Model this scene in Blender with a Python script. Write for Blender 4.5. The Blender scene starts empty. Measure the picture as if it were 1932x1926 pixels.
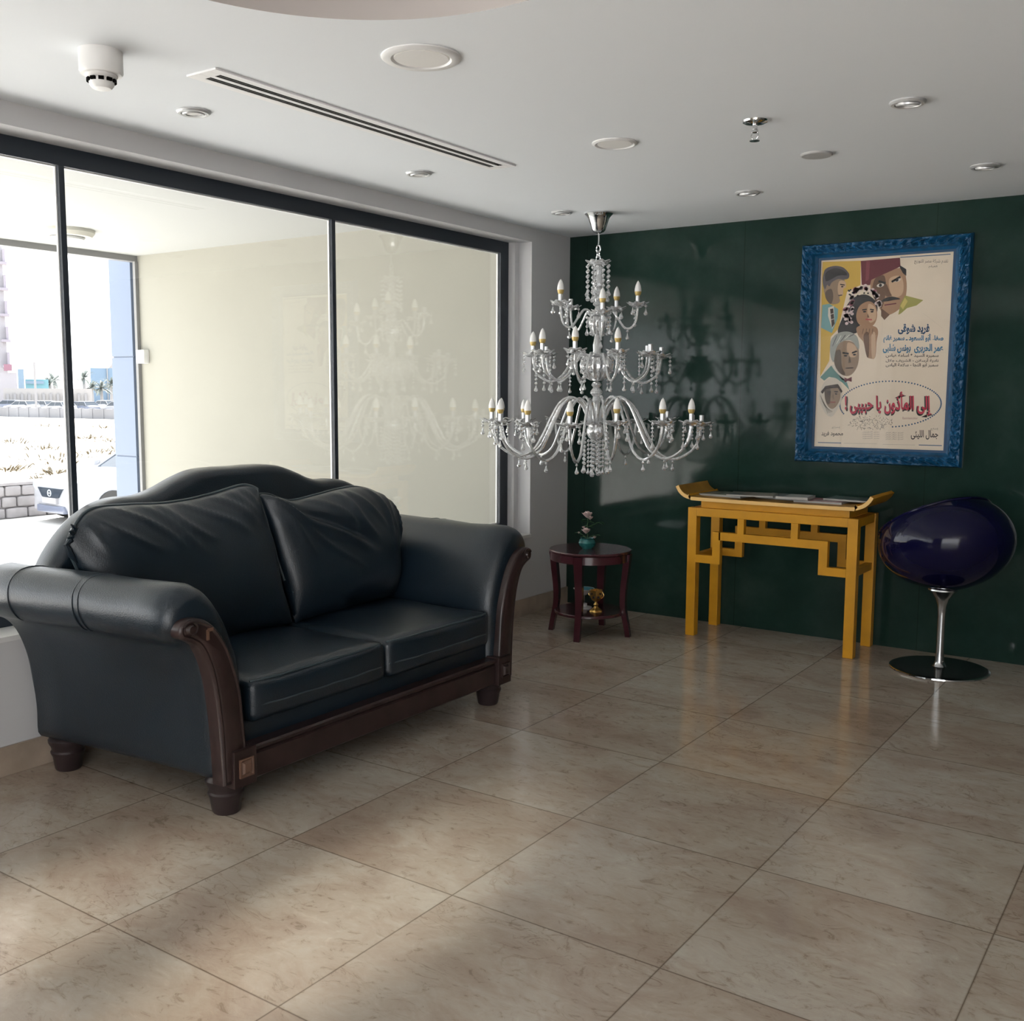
import bpy, bmesh, math, random
from math import pi, sin, cos, radians as R
from mathutils import Vector, Matrix, noise
random.seed(7)
SC = bpy.context.scene
COL = SC.collection

# ---------------------------------------------------------------- camera
CAM = Vector((3.4352, -5.6106, 1.3351))
yaw, pitch, roll = 0.6030, -0.11243, 0.00527
fw = Vector((-sin(yaw)*cos(pitch), cos(yaw)*cos(pitch), sin(pitch)))
rt = Vector((cos(yaw), sin(yaw), 0)); up = rt.cross(fw)
r2 = rt*cos(roll) + up*sin(roll); u2 = -rt*sin(roll) + up*cos(roll)
cam = bpy.data.cameras.new('camera'); camo = bpy.data.objects.new('camera', cam); COL.objects.link(camo)
camo.matrix_world = Matrix(((r2.x, u2.x, -fw.x, CAM.x), (r2.y, u2.y, -fw.y, CAM.y), (r2.z, u2.z, -fw.z, CAM.z), (0, 0, 0, 1)))
cam.sensor_fit = 'HORIZONTAL'; cam.sensor_width = 36.0; cam.lens = 36.0*1951.6/1932.0
cam.clip_start = 0.05; cam.clip_end = 2000
SC.camera = camo
# ---------------------------------------------------------------- view, world, sun, added lamps
SC.view_settings.view_transform = 'Standard'; SC.view_settings.look = 'None'
SC.view_settings.exposure = 0.2; SC.view_settings.gamma = 1.0; SC.view_settings.use_curve_mapping = False
W = bpy.data.worlds.new('sky'); SC.world = W; W.use_nodes = True
bg = W.node_tree.nodes['Background']; bg.inputs[0].default_value = (0.93, 0.97, 1.0, 1); bg.inputs[1].default_value = 3.3
def light(name, kind, loc, target, energy, color, **kw):
    l = bpy.data.lights.new(name, kind); l.energy = energy; l.color = color
    for k, v in kw.items(): setattr(l, k, v)
    o = bpy.data.objects.new(name, l); COL.objects.link(o); o.location = loc
    o.rotation_euler = (Vector(target)-Vector(loc)).to_track_quat('-Z', 'Y').to_euler()
    return o
light('sun', 'SUN', (-20, 20, 34), (0, 0, 0), 26.0, (1, 0.96, 0.9), angle=R(0.5))
# added fill lamp behind the viewer, brightens the far end of the room
light('added_front_fill', 'AREA', (4.2, -8.35, 1.45), (3.0, 0, 0.6), 40, (1.0, 0.95, 0.90), shape='RECTANGLE', size=4.2, size_y=1.9)
# added spots: one bounced off unseen floor onto the ceiling, two making soft patches
light('added_floor_spot', 'SPOT', (5.2, -8.3, 2.1), (4.9, -7.5, 0), 5000, (0.95, 0.97, 1.0), spot_size=R(58), spot_blend=0.5, shadow_soft_size=0.05)
light('added_floor_spot', 'SPOT', (1.95, -8.3, 1.6), (1.66, -3.72, 0), 1500, (1, 0.94, 0.80), spot_size=R(8.5), spot_blend=1.0, shadow_soft_size=0.04)
light('added_floor_spot', 'SPOT', (1.2, -8.3, 1.6), (1.02, -4.45, 0), 1200, (1, 0.94, 0.83), spot_size=R(9), spot_blend=1.0, shadow_soft_size=0.04)

# ---------------------------------------------------------------- materials
def newmat(name):
    m = bpy.data.materials.new(name); m.use_nodes = True
    return m, m.node_tree.nodes, m.node_tree.links
def pm(name, col, rough=0.5, metal=0.0, spec=0.5, trans=0.0, coat=0.0, var=0.0, vscale=8.0, bump=0.0, bscale=60.0, ior=1.5, alpha=1.0):
    m, N, L = newmat(name); b = N['Principled BSDF']
    b.inputs['Base Color'].default_value = (*col, 1); b.inputs['Roughness'].default_value = rough
    b.inputs['Metallic'].default_value = metal; b.inputs['Specular IOR Level'].default_value = spec
    b.inputs['Transmission Weight'].default_value = trans; b.inputs['Coat Weight'].default_value = coat
    b.inputs['Coat Roughness'].default_value = 0.04; b.inputs['IOR'].default_value = ior
    tc = N.new('ShaderNodeTexCoord')
    if var:
        n = N.new('ShaderNodeTexNoise'); n.inputs['Scale'].default_value = vscale; n.inputs['Detail'].default_value = 5
        L.new(tc.outputs['Object'], n.inputs['Vector'])
        cr = N.new('ShaderNodeValToRGB'); e = cr.color_ramp.elements
        e[0].position = 0.3; e[1].position = 0.7
        e[0].color = (*[max(0, c*(1-var)) for c in col], 1); e[1].color = (*[min(1, c*(1+var)) for c in col], 1)
        L.new(n.outputs['Fac'], cr.inputs['Fac']); L.new(cr.outputs['Color'], b.inputs['Base Color'])
    if bump:
        n = N.new('ShaderNodeTexNoise'); n.inputs['Scale'].default_value = bscale; n.inputs['Detail'].default_value = 4
        L.new(tc.outputs['Object'], n.inputs['Vector'])
        bu = N.new('ShaderNodeBump'); bu.inputs['Strength'].default_value = bump; bu.inputs['Distance'].default_value = 0.01
        L.new(n.outputs['Fac'], bu.inputs['Height']); L.new(bu.outputs['Normal'], b.inputs['Normal'])
    return m
def glass_pane_mat(name, tint=(1, 1, 1), refl=0.045):
    m, N, L = newmat(name); N.remove(N['Principled BSDF'])
    out = N['Material Output']; tr = N.new('ShaderNodeBsdfTransparent'); tr.inputs[0].default_value = (*tint, 1)
    gl = N.new('ShaderNodeBsdfGlossy'); gl.inputs['Roughness'].default_value = 0.0; gl.inputs['Color'].default_value = (1, 1, 1, 1)
    lw = N.new('ShaderNodeLayerWeight'); p = N.new('ShaderNodeMath'); p.operation = 'POWER'; p.inputs[1].default_value = 5
    a = N.new('ShaderNodeMath'); a.operation = 'MULTIPLY_ADD'; a.inputs[1].default_value = 1-refl; a.inputs[2].default_value = refl
    mx = N.new('ShaderNodeMixShader')
    L.new(lw.outputs['Facing'], p.inputs[0]); L.new(p.outputs[0], a.inputs[0]); L.new(a.outputs[0], mx.inputs[0])
    L.new(tr.outputs[0], mx.inputs[1]); L.new(gl.outputs[0], mx.inputs[2]); L.new(mx.outputs[0], out.inputs[0])
    return m
def ramp(N, pts):
    cr = N.new('ShaderNodeValToRGB'); e = cr.color_ramp.elements
    while len(e) > 1: e.remove(e[-1])
    e[0].position = pts[0][0]; e[0].color = (*pts[0][1], 1)
    for p, c in pts[1:]:
        q = e.new(p); q.color = (*c, 1)
    return cr
def mix(N, L, fac, a, b, mode='MIX'):
    mx = N.new('ShaderNodeMix'); mx.data_type = 'RGBA'; mx.blend_type = mode
    for s, v in ((mx.inputs[0], fac), (mx.inputs[6], a), (mx.inputs[7], b)):
        if isinstance(v, (int, float)): s.default_value = v
        elif isinstance(v, tuple): s.default_value = (*v, 1)
        else: L.new(v, s)
    return mx.outputs[2]
TX, TY = 1.1981, -4.1464          # one grout crossing of the floor
TSX, TSY = 0.6146, 0.62
def math_(N, L, op, a, b=None, c=None):
    m = N.new('ShaderNodeMath'); m.operation = op
    for i, v in enumerate((a, b, c)):
        if v is None: continue
        if isinstance(v, (int, float)): m.inputs[i].default_value = v
        else: L.new(v, m.inputs[i])
    return m.outputs[0]
def marble_floor():
    m, N, L = newmat('marble_tiles'); b = N['Principled BSDF']
    g = N.new('ShaderNodeNewGeometry'); sx = N.new('ShaderNodeSeparateXYZ'); L.new(g.outputs['Position'], sx.inputs[0])
    u = math_(N, L, 'DIVIDE', math_(N, L, 'SUBTRACT', sx.outputs[0], TX), TSX)
    v = math_(N, L, 'DIVIDE', math_(N, L, 'SUBTRACT', sx.outputs[1], TY), TSY)
    iu, iv = math_(N, L, 'FLOOR', u), math_(N, L, 'FLOOR', v)
    fu, fv = math_(N, L, 'FRACT', u), math_(N, L, 'FRACT', v)
    du = math_(N, L, 'MINIMUM', fu, math_(N, L, 'SUBTRACT', 1.0, fu)); dv = math_(N, L, 'MINIMUM', fv, math_(N, L, 'SUBTRACT', 1.0, fv))
    d = math_(N, L, 'MINIMUM', du, dv)
    cid = N.new('ShaderNodeCombineXYZ'); L.new(iu, cid.inputs[0]); L.new(iv, cid.inputs[1])
    wn = N.new('ShaderNodeTexWhiteNoise'); wn.noise_dimensions = '3D'; L.new(cid.outputs[0], wn.inputs['Vector'])
    # each slab is cut from a different place of the stone
    off = N.new('ShaderNodeVectorMath'); off.operation = 'SCALE'; L.new(wn.outputs['Color'], off.inputs[0]); off.inputs['Scale'].default_value = 23
    pos = N.new('ShaderNodeVectorMath'); pos.operation = 'ADD'; L.new(g.outputs['Position'], pos.inputs[0]); L.new(off.outputs[0], pos.inputs[1])
    rot = N.new('ShaderNodeMapping'); rot.inputs['Rotation'].default_value = (0, 0, 0.55); rot.inputs['Scale'].default_value = (0.9, 1.6, 1)
    L.new(pos.outputs[0], rot.inputs['Vector'])
    n1 = N.new('ShaderNodeTexNoise'); n1.inputs['Scale'].default_value = 3.3; n1.inputs['Detail'].default_value = 10; n1.inputs['Roughness'].default_value = 0.68; n1.inputs['Distortion'].default_value = 0.7
    L.new(rot.outputs[0], n1.inputs['Vector'])
    c1 = ramp(N, [(0.34, (0.375, 0.305, 0.250)), (0.45, (0.415, 0.350, 0.290)), (0.52, (0.445, 0.388, 0.325)), (0.66, (0.475, 0.430, 0.370))])
    L.new(n1.outputs['Fac'], c1.inputs['Fac'])
    n2 = N.new('ShaderNodeTexNoise'); n2.inputs['Scale'].default_value = 11; n2.inputs['Detail'].default_value = 8; n2.inputs['Roughness'].default_value = 0.7; n2.inputs['Distortion'].default_value = 2.2
    L.new(rot.outputs[0], n2.inputs['Vector'])
    c2 = ramp(N, [(0.35, (0.62, 0.57, 0.53)), (0.43, (0.93, 0.92, 0.91)), (0.60, (1, 1, 1)), (0.68, (1.12, 1.12, 1.1))])
    L.new(n2.outputs['Fac'], c2.inputs['Fac'])
    col = mix(N, L, 0.8, c1.outputs[0], c2.outputs[0], 'MULTIPLY')
    # thin dark veins
    n3 = N.new('ShaderNodeTexNoise'); n3.inputs['Scale'].default_value = 5.5; n3.inputs['Detail'].default_value = 6; n3.inputs['Distortion'].default_value = 1.6
    L.new(rot.outputs[0], n3.inputs['Vector'])
    vein = math_(N, L, 'ABSOLUTE', math_(N, L, 'SUBTRACT', n3.outputs['Fac'], 0.5))
    vr = ramp(N, [(0.0, (0.74, 0.70, 0.66)), (0.006, (0.86, 0.84, 0.82)), (0.014, (1, 1, 1))]); L.new(vein, vr.inputs['Fac'])
    n4 = N.new('ShaderNodeTexNoise'); n4.inputs['Scale'].default_value = 1.7; L.new(pos.outputs[0], n4.inputs['Vector'])
    msk = ramp(N, [(0.48, (0, 0, 0)), (0.60, (1, 1, 1))]); L.new(n4.outputs['Fac'], msk.inputs['Fac'])
    col = mix(N, L, msk.outputs[0], col, mix(N, L, 1.0, col, vr.outputs[0], 'MULTIPLY'))
    n5 = N.new('ShaderNodeTexNoise'); n5.inputs['Scale'].default_value = 1.5; n5.inputs['Detail'].default_value = 4; L.new(pos.outputs[0], n5.inputs['Vector'])
    pk = ramp(N, [(0.42, (0.91, 0.87, 0.845)), (0.50, (1, 1, 1)), (0.60, (1.03, 1.05, 1.06))]); L.new(n5.outputs['Fac'], pk.inputs['Fac']); col = mix(N, L, 1.0, col, pk.outputs[0], 'MULTIPLY')
    tone = ramp(N, [(0.0, (0.87, 0.84, 0.82)), (0.5, (0.93, 0.92, 0.91)), (1.0, (0.97, 0.98, 0.99))]); L.new(wn.outputs['Value'], tone.inputs['Fac'])
    col = mix(N, L, 1.0, col, tone.outputs[0], 'MULTIPLY')
    gr = ramp(N, [(0.0, (0.30, 0.26, 0.22)), (0.0022, (0.42, 0.37, 0.32)), (0.0045, (1, 1, 1))]); L.new(d, gr.inputs['Fac'])
    col = mix(N, L, 1.0, col, gr.outputs[0], 'MULTIPLY')
    L.new(col, b.inputs['Base Color'])
    rr = ramp(N, [(0.3, (0.09,)*3), (0.7, (0.17,)*3)]); L.new(n1.outputs['Fac'], rr.inputs['Fac']); L.new(rr.outputs[0], b.inputs['Roughness'])
    b.inputs['Specular IOR Level'].default_value = 0.5
    return m
def green_wall_mat():
    m, N, L = newmat('green_lacquered_panel'); b = N['Principled BSDF']
    g = N.new('ShaderNodeNewGeometry')
    n1 = N.new('ShaderNodeTexNoise'); n1.inputs['Scale'].default_value = 2.6; n1.inputs['Detail'].default_value = 8; n1.inputs['Roughness'].default_value = 0.66
    L.new(g.outputs['Position'], n1.inputs['Vector'])
    c1 = ramp(N, [(0.3, (0.009, 0.024, 0.019)), (0.5, (0.014, 0.034, 0.027)), (0.7, (0.024, 0.047, 0.038))]); L.new(n1.outputs['Fac'], c1.inputs['Fac'])
    n2 = N.new('ShaderNodeTexNoise'); n2.inputs['Scale'].default_value = 60; n2.inputs['Detail'].default_value = 3; L.new(g.outputs['Position'], n2.inputs['Vector'])
    c2 = ramp(N, [(0.76, (0, 0, 0)), (0.84, (1, 1, 1))]); L.new(n2.outputs['Fac'], c2.inputs['Fac'])
    col = mix(N, L, c2.outputs[0], c1.outputs[0], (0.16, 0.19, 0.17))
    sx = N.new('ShaderNodeSeparateXYZ'); L.new(g.outputs['Position'], sx.inputs[0])
    fr = math_(N, L, 'FRACT', math_(N, L, 'DIVIDE', math_(N, L, 'SUBTRACT', sx.outputs[0], 0.125), 1.02))
    dd = math_(N, L, 'MINIMUM', fr, math_(N, L, 'SUBTRACT', 1.0, fr))
    sr = ramp(N, [(0.0, (0.5, 0.5, 0.5)), (0.002, (1, 1, 1))]); L.new(dd, sr.inputs['Fac'])
    col = mix(N, L, 1.0, col, sr.outputs[0], 'MULTIPLY')
    L.new(col, b.inputs['Base Color'])
    rr = ramp(N, [(0.25, (0.05,)*3), (0.75, (0.13,)*3)]); L.new(n1.outputs['Fac'], rr.inputs['Fac']); L.new(rr.outputs[0], b.inputs['Roughness'])
    b.inputs['Specular IOR Level'].default_value = 0.24
    bu = N.new('ShaderNodeBump'); bu.inputs['Strength'].default_value = 0.05; bu.inputs['Distance'].default_value = 0.01
    L.new(n1.outputs['Fac'], bu.inputs['Height']); L.new(bu.outputs['Normal'], b.inputs['Normal'])
    return m
M = {}
M['floor'] = marble_floor(); M['green'] = green_wall_mat()
M['skirt'] = pm('marble_skirting', (0.36, 0.29, 0.23), 0.3, var=0.25, vscale=6)
M['plaster'] = pm('painted_plaster', (0.60, 0.60, 0.61), 0.75, bump=0.06, bscale=5)
M['ceil'] = pm('ceiling_plaster', (0.82, 0.855, 0.89), 0.8, bump=0.10, bscale=2.2)
M['satin'] = pm('satin_nickel', (0.62, 0.63, 0.64), 0.35, 0.5); M['clearglass'] = pm('clear_glass', (1, 1, 1), 0.0, trans=1.0, ior=1.15); M['lobby'] = pm('darkened_unseen_walls', (0.12, 0.11, 0.10), 0.6); M['anthracite'] = pm('anthracite_frame', (0.018, 0.026, 0.038), 0.45)  # lobby: unseen walls darkened to cut bounce light onto the window wall
M['pane'] = glass_pane_mat('window_glass', refl=0.042)
M['cream'] = pm('cream_render', (0.325, 0.318, 0.275), 0.85, var=0.02, vscale=1.5)
M['loggia'] = pm('loggia_ceiling_paint', (0.42, 0.43, 0.42), 0.85)
M['greymetal'] = pm('grey_trim', (0.22, 0.22, 0.22), 0.5)
M['cladding'] = pm('blue_grey_cladding', (0.155, 0.195, 0.275), 0.4)
M['white'] = pm('white_plastic', (0.80, 0.80, 0.79), 0.4)
M['whitemetal'] = pm('white_enamel', (0.78, 0.78, 0.78), 0.35)
M['lightdiff'] = pm('opal_diffuser', (0.82, 0.81, 0.79), 0.5)
M['black'] = pm('black_void', (0.003, 0.003, 0.003), 0.9, spec=0.05)
M['chrome'] = pm('polished_chrome', (0.72, 0.73, 0.74), 0.08, 1.0)
M['steel'] = pm('brushed_steel', (0.55, 0.56, 0.57), 0.22, 1.0)
M['leather'] = pm('dark_teal_leather', (0.006, 0.014, 0.023), 0.33, spec=0.5, bump=0.18, bscale=260, var=0.12, vscale=7)
_b = M['leather'].node_tree.nodes['Principled BSDF']; _b.inputs['Coat Weight'].default_value = 0.22; _b.inputs['Coat Roughness'].default_value = 0.24
M['piping'] = pm('leather_piping', (0.040, 0.058, 0.068), 0.30)
M['wood'] = pm('red_brown_wood', (0.026, 0.0135, 0.013), 0.33, var=0.35, vscale=14)
M['wornwood'] = pm('worn_wood_edge', (0.14, 0.075, 0.05), 0.5)
M['darkfoot'] = pm('dark_turned_wood', (0.028, 0.018, 0.019), 0.35, var=0.3)
M['mahogany'] = pm('mahogany_lacquer', (0.050, 0.012, 0.017), 0.22, var=0.25, vscale=10, coat=0.4)
M['yellow'] = pm('yellow_lacquer', (0.58, 0.27, 0.007), 0.42, var=0.10, vscale=9)
M['yellowedge'] = pm('worn_yellow_lacquer', (0.80, 0.50, 0.17), 0.5)
M['yellowtop'] = pm('aged_yellow_top', (0.42, 0.22, 0.035), 0.45, var=0.3, vscale=5)
M['bluepaint'] = pm('blue_gloss_paint', (0.004, 0.070, 0.165), 0.35, var=0.25, vscale=30)
M['bluedark'] = pm('deep_blue_paint', (0.008, 0.050, 0.120), 0.4)
M['navy'] = pm('navy_gloss_plastic', (0.004, 0.004, 0.026), 0.09, spec=0.3)
M['blackdisc'] = pm('black_gloss_disc', (0.010, 0.012, 0.013), 0.12)
M['crystal'] = pm('cut_crystal', (0.97, 0.98, 0.99), 0.06, 0.40, trans=0.68, spec=1.0, ior=1.55, coat=0.9)
M['armglass'] = pm('moulded_glass', (0.97, 0.98, 0.99), 0.07, 0.30, trans=0.68, spec=1.0, ior=1.5, coat=1.0)
M['bulb'] = pm('frosted_bulb', (0.90, 0.89, 0.87), 0.25)
M['amber'] = pm('amber_lamp_base', (0.50, 0.36, 0.12), 0.35, 0.2)
M['sleeve'] = pm('silvered_sleeve', (0.70, 0.71, 0.72), 0.25, 0.6)
M['tealpot'] = pm('teal_glaze', (0.018, 0.115, 0.11), 0.08, var=0.6, vscale=26)
M['leaf'] = pm('leaf_green', (0.035, 0.14, 0.045), 0.5, var=0.4, vscale=40)
M['stem'] = pm('stem_green', (0.05, 0.12, 0.04), 0.6)
M['petal'] = pm('pink_petal', (0.86, 0.70, 0.68), 0.6, var=0.15, vscale=60)
M['gold'] = pm('tarnished_gold', (0.60, 0.38, 0.12), 0.28, 1.0)
M['bowlblue'] = pm('turquoise_glaze', (0.10, 0.33, 0.42), 0.2)
M['ceramic'] = pm('white_ceramic', (0.62, 0.62, 0.63), 0.3)
M['paper'] = pm('aged_poster_paper', (0.68, 0.58, 0.46), 0.6, var=0.05, vscale=4)
M['pglass'] = glass_pane_mat('picture_glass', refl=0.006)
M['terrace'] = pm('pale_terrace_tiles', (0.74, 0.73, 0.71), 0.7); M['asphalt'] = pm('pale_paving', (0.55, 0.54, 0.52), 0.9)
def sand_mat():
    m, N, L = newmat('desert_sand'); b = N['Principled BSDF']; b.inputs['Roughness'].default_value = 0.95
    g = N.new('ShaderNodeNewGeometry'); n = N.new('ShaderNodeTexNoise'); n.inputs['Scale'].default_value = 0.35; n.inputs['Detail'].default_value = 8
    L.new(g.outputs['Position'], n.inputs['Vector'])
    c = ramp(N, [(0.35, (0.24, 0.20, 0.15)), (0.5, (0.46, 0.43, 0.38)), (0.6, (0.55, 0.53, 0.49))]); L.new(n.outputs['Fac'], c.inputs['Fac'])
    L.new(c.outputs[0], b.inputs['Base Color']); return m
M['sand'] = sand_mat()
M['stone'] = pm('rubble_stone', (0.23, 0.22, 0.225), 0.9, var=0.2, vscale=3)
M['concrete'] = pm('pale_block_wall', (0.20, 0.205, 0.225), 0.9, var=0.1, vscale=0.5)
M['carwhite'] = pm('white_car_paint', (0.30, 0.31, 0.34), 0.25, coat=0.6)
M['carshade'] = pm('silver_blue_paint', (0.12, 0.14, 0.20), 0.3, coat=0.5)
M['carglass'] = pm('car_glass', (0.025, 0.035, 0.05), 0.1)
M['tyre'] = pm('tyre_rubber', (0.03, 0.03, 0.03), 0.8)
M['plate'] = pm('number_plate', (0.3, 0.3, 0.32), 0.4)
M['lamp'] = pm('headlamp_lens', (0.35, 0.38, 0.42), 0.1)
M['bluebld'] = pm('blue_sheet_wall', (0.13, 0.20, 0.29), 0.6)
M['towerw'] = pm('pale_lilac_render', (0.275, 0.27, 0.30), 0.8)
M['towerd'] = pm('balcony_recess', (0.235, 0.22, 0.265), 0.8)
M['redsign'] = pm('crimson_sign', (0.20, 0.10, 0.14), 0.6)
M['cyansign'] = pm('cyan_sign', (0.11, 0.24, 0.29), 0.6)
M['bluesign'] = pm('steel_blue_sign', (0.13, 0.19, 0.26), 0.6)
M['offwhite'] = pm('off_white_render', (0.27, 0.265, 0.27), 0.8)
M['dullgrey'] = pm('weathered_grey', (0.22, 0.22, 0.235), 0.8); M['lampgrey'] = pm('lamp_grey', (0.55, 0.54, 0.48), 0.6)
M['scrub'] = pm('dry_scrub', (0.13, 0.11, 0.075), 0.9, var=0.2, vscale=3)
M['palm'] = pm('dusty_palm', (0.23, 0.26, 0.26), 0.8)

# ---------------------------------------------------------------- mesh helpers
def tube(bm, pts, r, seg=10, cap=True):
    """round tube along a polyline; r may be a list"""
    pts = [Vector(p) for p in pts]; n = len(pts); rs = r if isinstance(r, (list, tuple)) else [r]*n
    t0 = (pts[1]-pts[0]).normalized(); ref = Vector((0, 0, 1)) if abs(t0.z) < 0.9 else Vector((1, 0, 0))
    nrm = t0.cross(ref).normalized(); rings = []
    for i in range(n):
        t = (pts[min(i+1, n-1)]-pts[max(i-1, 0)]).normalized()
        nrm = (nrm-t*nrm.dot(t)).normalized(); b = t.cross(nrm)
        rings.append([bm.verts.new(pts[i]+(nrm*cos(2*pi*k/seg)+b*sin(2*pi*k/seg))*rs[i]) for k in range(seg)])
    for a, b in zip(rings, rings[1:]):
        for k in range(seg): bm.faces.new((a[k], a[(k+1) % seg], b[(k+1) % seg], b[k]))
    if cap: bm.faces.new(rings[0][::-1]); bm.faces.new(rings[-1])
def lathe(bm, prof, seg=24, c=(0, 0, 0), f=None):
    """prof: list of (r,z), bottom to top or top to bottom; f(r,z,angle)->(r,z) optional"""
    c = Vector(c); rings = []
    for r, z in prof:
        if r < 1e-6: rings.append([bm.verts.new(c+Vector((0, 0, z)))])
        else:
            ring = []
            for k in range(seg):
                a = 2*pi*k/seg; rr, zz = (r, z) if f is None else f(r, z, a)
                ring.append(bm.verts.new(c+Vector((rr*cos(a), rr*sin(a), zz))))
            rings.append(ring)
    for a, b in zip(rings, rings[1:]):
        if len(a) == 1 and len(b) == 1: continue
        for k in range(seg):
            k2 = (k+1) % seg
            if len(a) == 1: bm.faces.new((a[0], b[k], b[k2]))
            elif len(b) == 1: bm.faces.new((a[k], a[k2], b[0]))
            else: bm.faces.new((a[k], a[k2], b[k2], b[k]))
    for ring in (rings[0], rings[-1]):
        if len(ring) > 1: bm.faces.new(ring)
def box(bm, x0, x1, y0, y1, z0, z1, bev=0.0):
    vs = [bm.verts.new((x, y, z)) for x in (x0, x1) for y in (y0, y1) for z in (z0, z1)]
    fs = [bm.faces.new([vs[i] for i in q]) for q in ((0, 1, 3, 2), (4, 6, 7, 5), (0, 4, 5, 1), (2, 3, 7, 6), (0, 2, 6, 4), (1, 5, 7, 3))]
    if bev:
        es = list({e for f in fs for e in f.edges}); bmesh.ops.bevel(bm, geom=es, offset=bev, segments=2, profile=0.6, affect='EDGES')
    return vs
def obox(bm, c, ax, half, bev=0.0):
    """box with centre c, rotated about z by ax"""
    n0 = len(bm.verts); box(bm, -half[0], half[0], -half[1], half[1], -half[2], half[2], bev)
    bm.verts.ensure_lookup_table()
    mt = Matrix.Translation(Vector(c)) @ Matrix.Rotation(ax, 4, 'Z')
    for v in bm.verts[n0:]: v.co = mt @ v.co
def rbox(bm, c, h, r, n=14, crown=0.0, f=None, side=0.0):
    """rounded, crowned cushion box: centre c, half sizes h, edge radius r"""
    cache = {}
    def vert(p):
        key = tuple(round(v, 5) for v in p)
        if key in cache: return cache[key]
        q = Vector([p[i]*h[i] for i in range(3)]); core = Vector([max(-(h[i]-r), min(h[i]-r, q[i])) for i in range(3)])
        d = q-core
        q = core+d.normalized()*r if d.length > 1e-9 else q
        u, v = p[0], p[1]
        q.z += (crown if p[2] > 0 else -crown*0.2)*(1-u*u)*(1-v*v)*abs(p[2])
        q.x += side*(1-v*v)*(1-p[2]**2)*(1 if u > 0 else 0)*abs(u)
        q += Vector(c)
        if f: q = f(q)
        cache[key] = bm.verts.new(q); return cache[key]
    t = [-1+2*i/n for i in range(n+1)]; t = [math.copysign(abs(x)**0.8, x) for x in t]
    for ax in range(3):
        for s in (-1, 1):
            for i in range(n):
                for j in range(n):
                    q = []
                    for a, b in ((i, j), (i+1, j), (i+1, j+1), (i, j+1)):
                        p = [0, 0, 0]; p[ax] = s; p[(ax+1) % 3] = t[a]; p[(ax+2) % 3] = t[b]; q.append(vert(p))
                    if s < 0: q.reverse()
                    try: bm.faces.new(q)
                    except ValueError: pass
def prism(bm, poly, to3, d0, d1):
    """extrude a 2D polygon: to3(u,v,d)->3D"""
    a = [bm.verts.new(to3(u, v, d0)) for u, v in poly]; b = [bm.verts.new(to3(u, v, d1)) for u, v in poly]
    bm.faces.new(a[::-1]); bm.faces.new(b); n = len(a)
    for i in range(n): bm.faces.new((a[i], a[(i+1) % n], b[(i+1) % n], b[i]))
def catmull(pts, k=6, closed=True):
    out = []; n = len(pts); rng = range(n) if closed else range(n-1)
    for i in rng:
        P = [Vector(pts[(i+j) % n]) if closed else Vector(pts[max(0, min(n-1, i+j))]) for j in (-1, 0, 1, 2)]
        for s in range(k):
            t = s/k; out.append(0.5*((2*P[1])+(-P[0]+P[2])*t+(2*P[0]-5*P[1]+4*P[2]-P[3])*t*t+(-P[0]+3*P[1]-3*P[2]+P[3])*t**3))
    if not closed: out.append(Vector(pts[-1]))
    return out
def inset(poly, d):
    n = len(poly); area = sum(poly[i][0]*poly[(i+1) % n][1]-poly[(i+1) % n][0]*poly[i][1] for i in range(n)); s = 1 if area > 0 else -1
    out = []
    for i in range(n):
        t = (Vector(poly[(i+1) % n])-Vector(poly[i-1]))
        nn = Vector((-t.y, t.x)).normalized()*s
        out.append(Vector(poly[i])+nn*d)
    return out
def loft(bm, loops, cap=True):
    rings = [[bm.verts.new(p) for p in l] for l in loops]; n = len(rings[0])
    for a, b in zip(rings, rings[1:]):
        for k in range(n): bm.faces.new((a[k], a[(k+1) % n], b[(k+1) % n], b[k]))
    if cap: bm.faces.new(rings[0][::-1]); bm.faces.new(rings[-1])
def finish(bm, smooth=True, angle=35):
    bmesh.ops.recalc_face_normals(bm, faces=bm.faces)
    for f in bm.faces: f.smooth = smooth
    if smooth:
        a = R(angle)
        for e in bm.edges:
            if len(e.link_faces) == 2 and e.calc_face_angle(0) > a: e.smooth = False
def ob(name, bm, mats, parent=None, smooth=True, angle=35, keepn=False):
    if not keepn: finish(bm, smooth, angle)
    me = bpy.data.meshes.new(name); bm.to_mesh(me); bm.free()
    for m in (mats if isinstance(mats, (list, tuple)) else [mats]): me.materials.append(m if not isinstance(m, str) else M[m])
    o = bpy.data.objects.new(name, me); COL.objects.link(o)
    if parent is not None: o.parent = parent
    return o
def tag(o, label, cat, group=None, kind=None):
    if label: o['label'] = label
    if cat: o['category'] = cat
    if group: o['group'] = group
    if kind: o['kind'] = kind
    return o
def thing(name, loc, label, cat, group=None, rz=0):
    o = bpy.data.objects.new(name, None); COL.objects.link(o); o.location = loc; o.rotation_euler.z = rz; o.empty_display_size = 0.1
    return tag(o, label, cat, group)
def struct(name, bm, mats, parent=None, **k):
    o = ob(name, bm, mats, parent, **k)
    if parent is None: o['kind'] = 'structure'
    return o
def copy_tree(o, parent=None):
    c = o.copy(); COL.objects.link(c)
    if parent is not None: c.parent = parent
    for ch in o.children: copy_tree(ch, c)
    return c
NB = bmesh.new
CZ = 2.30

# ---------------------------------------------------------------- the room
bm = NB(); box(bm, -0.2, 6.6, -8.7, 0.15, -0.15, 0.0); struct('floor', bm, 'floor', smooth=False)
bm = NB(); box(bm, -0.0, 6.6, 0.0, 0.15, 0, 2.62); struct('wall_back', bm, 'green', smooth=False)
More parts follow.
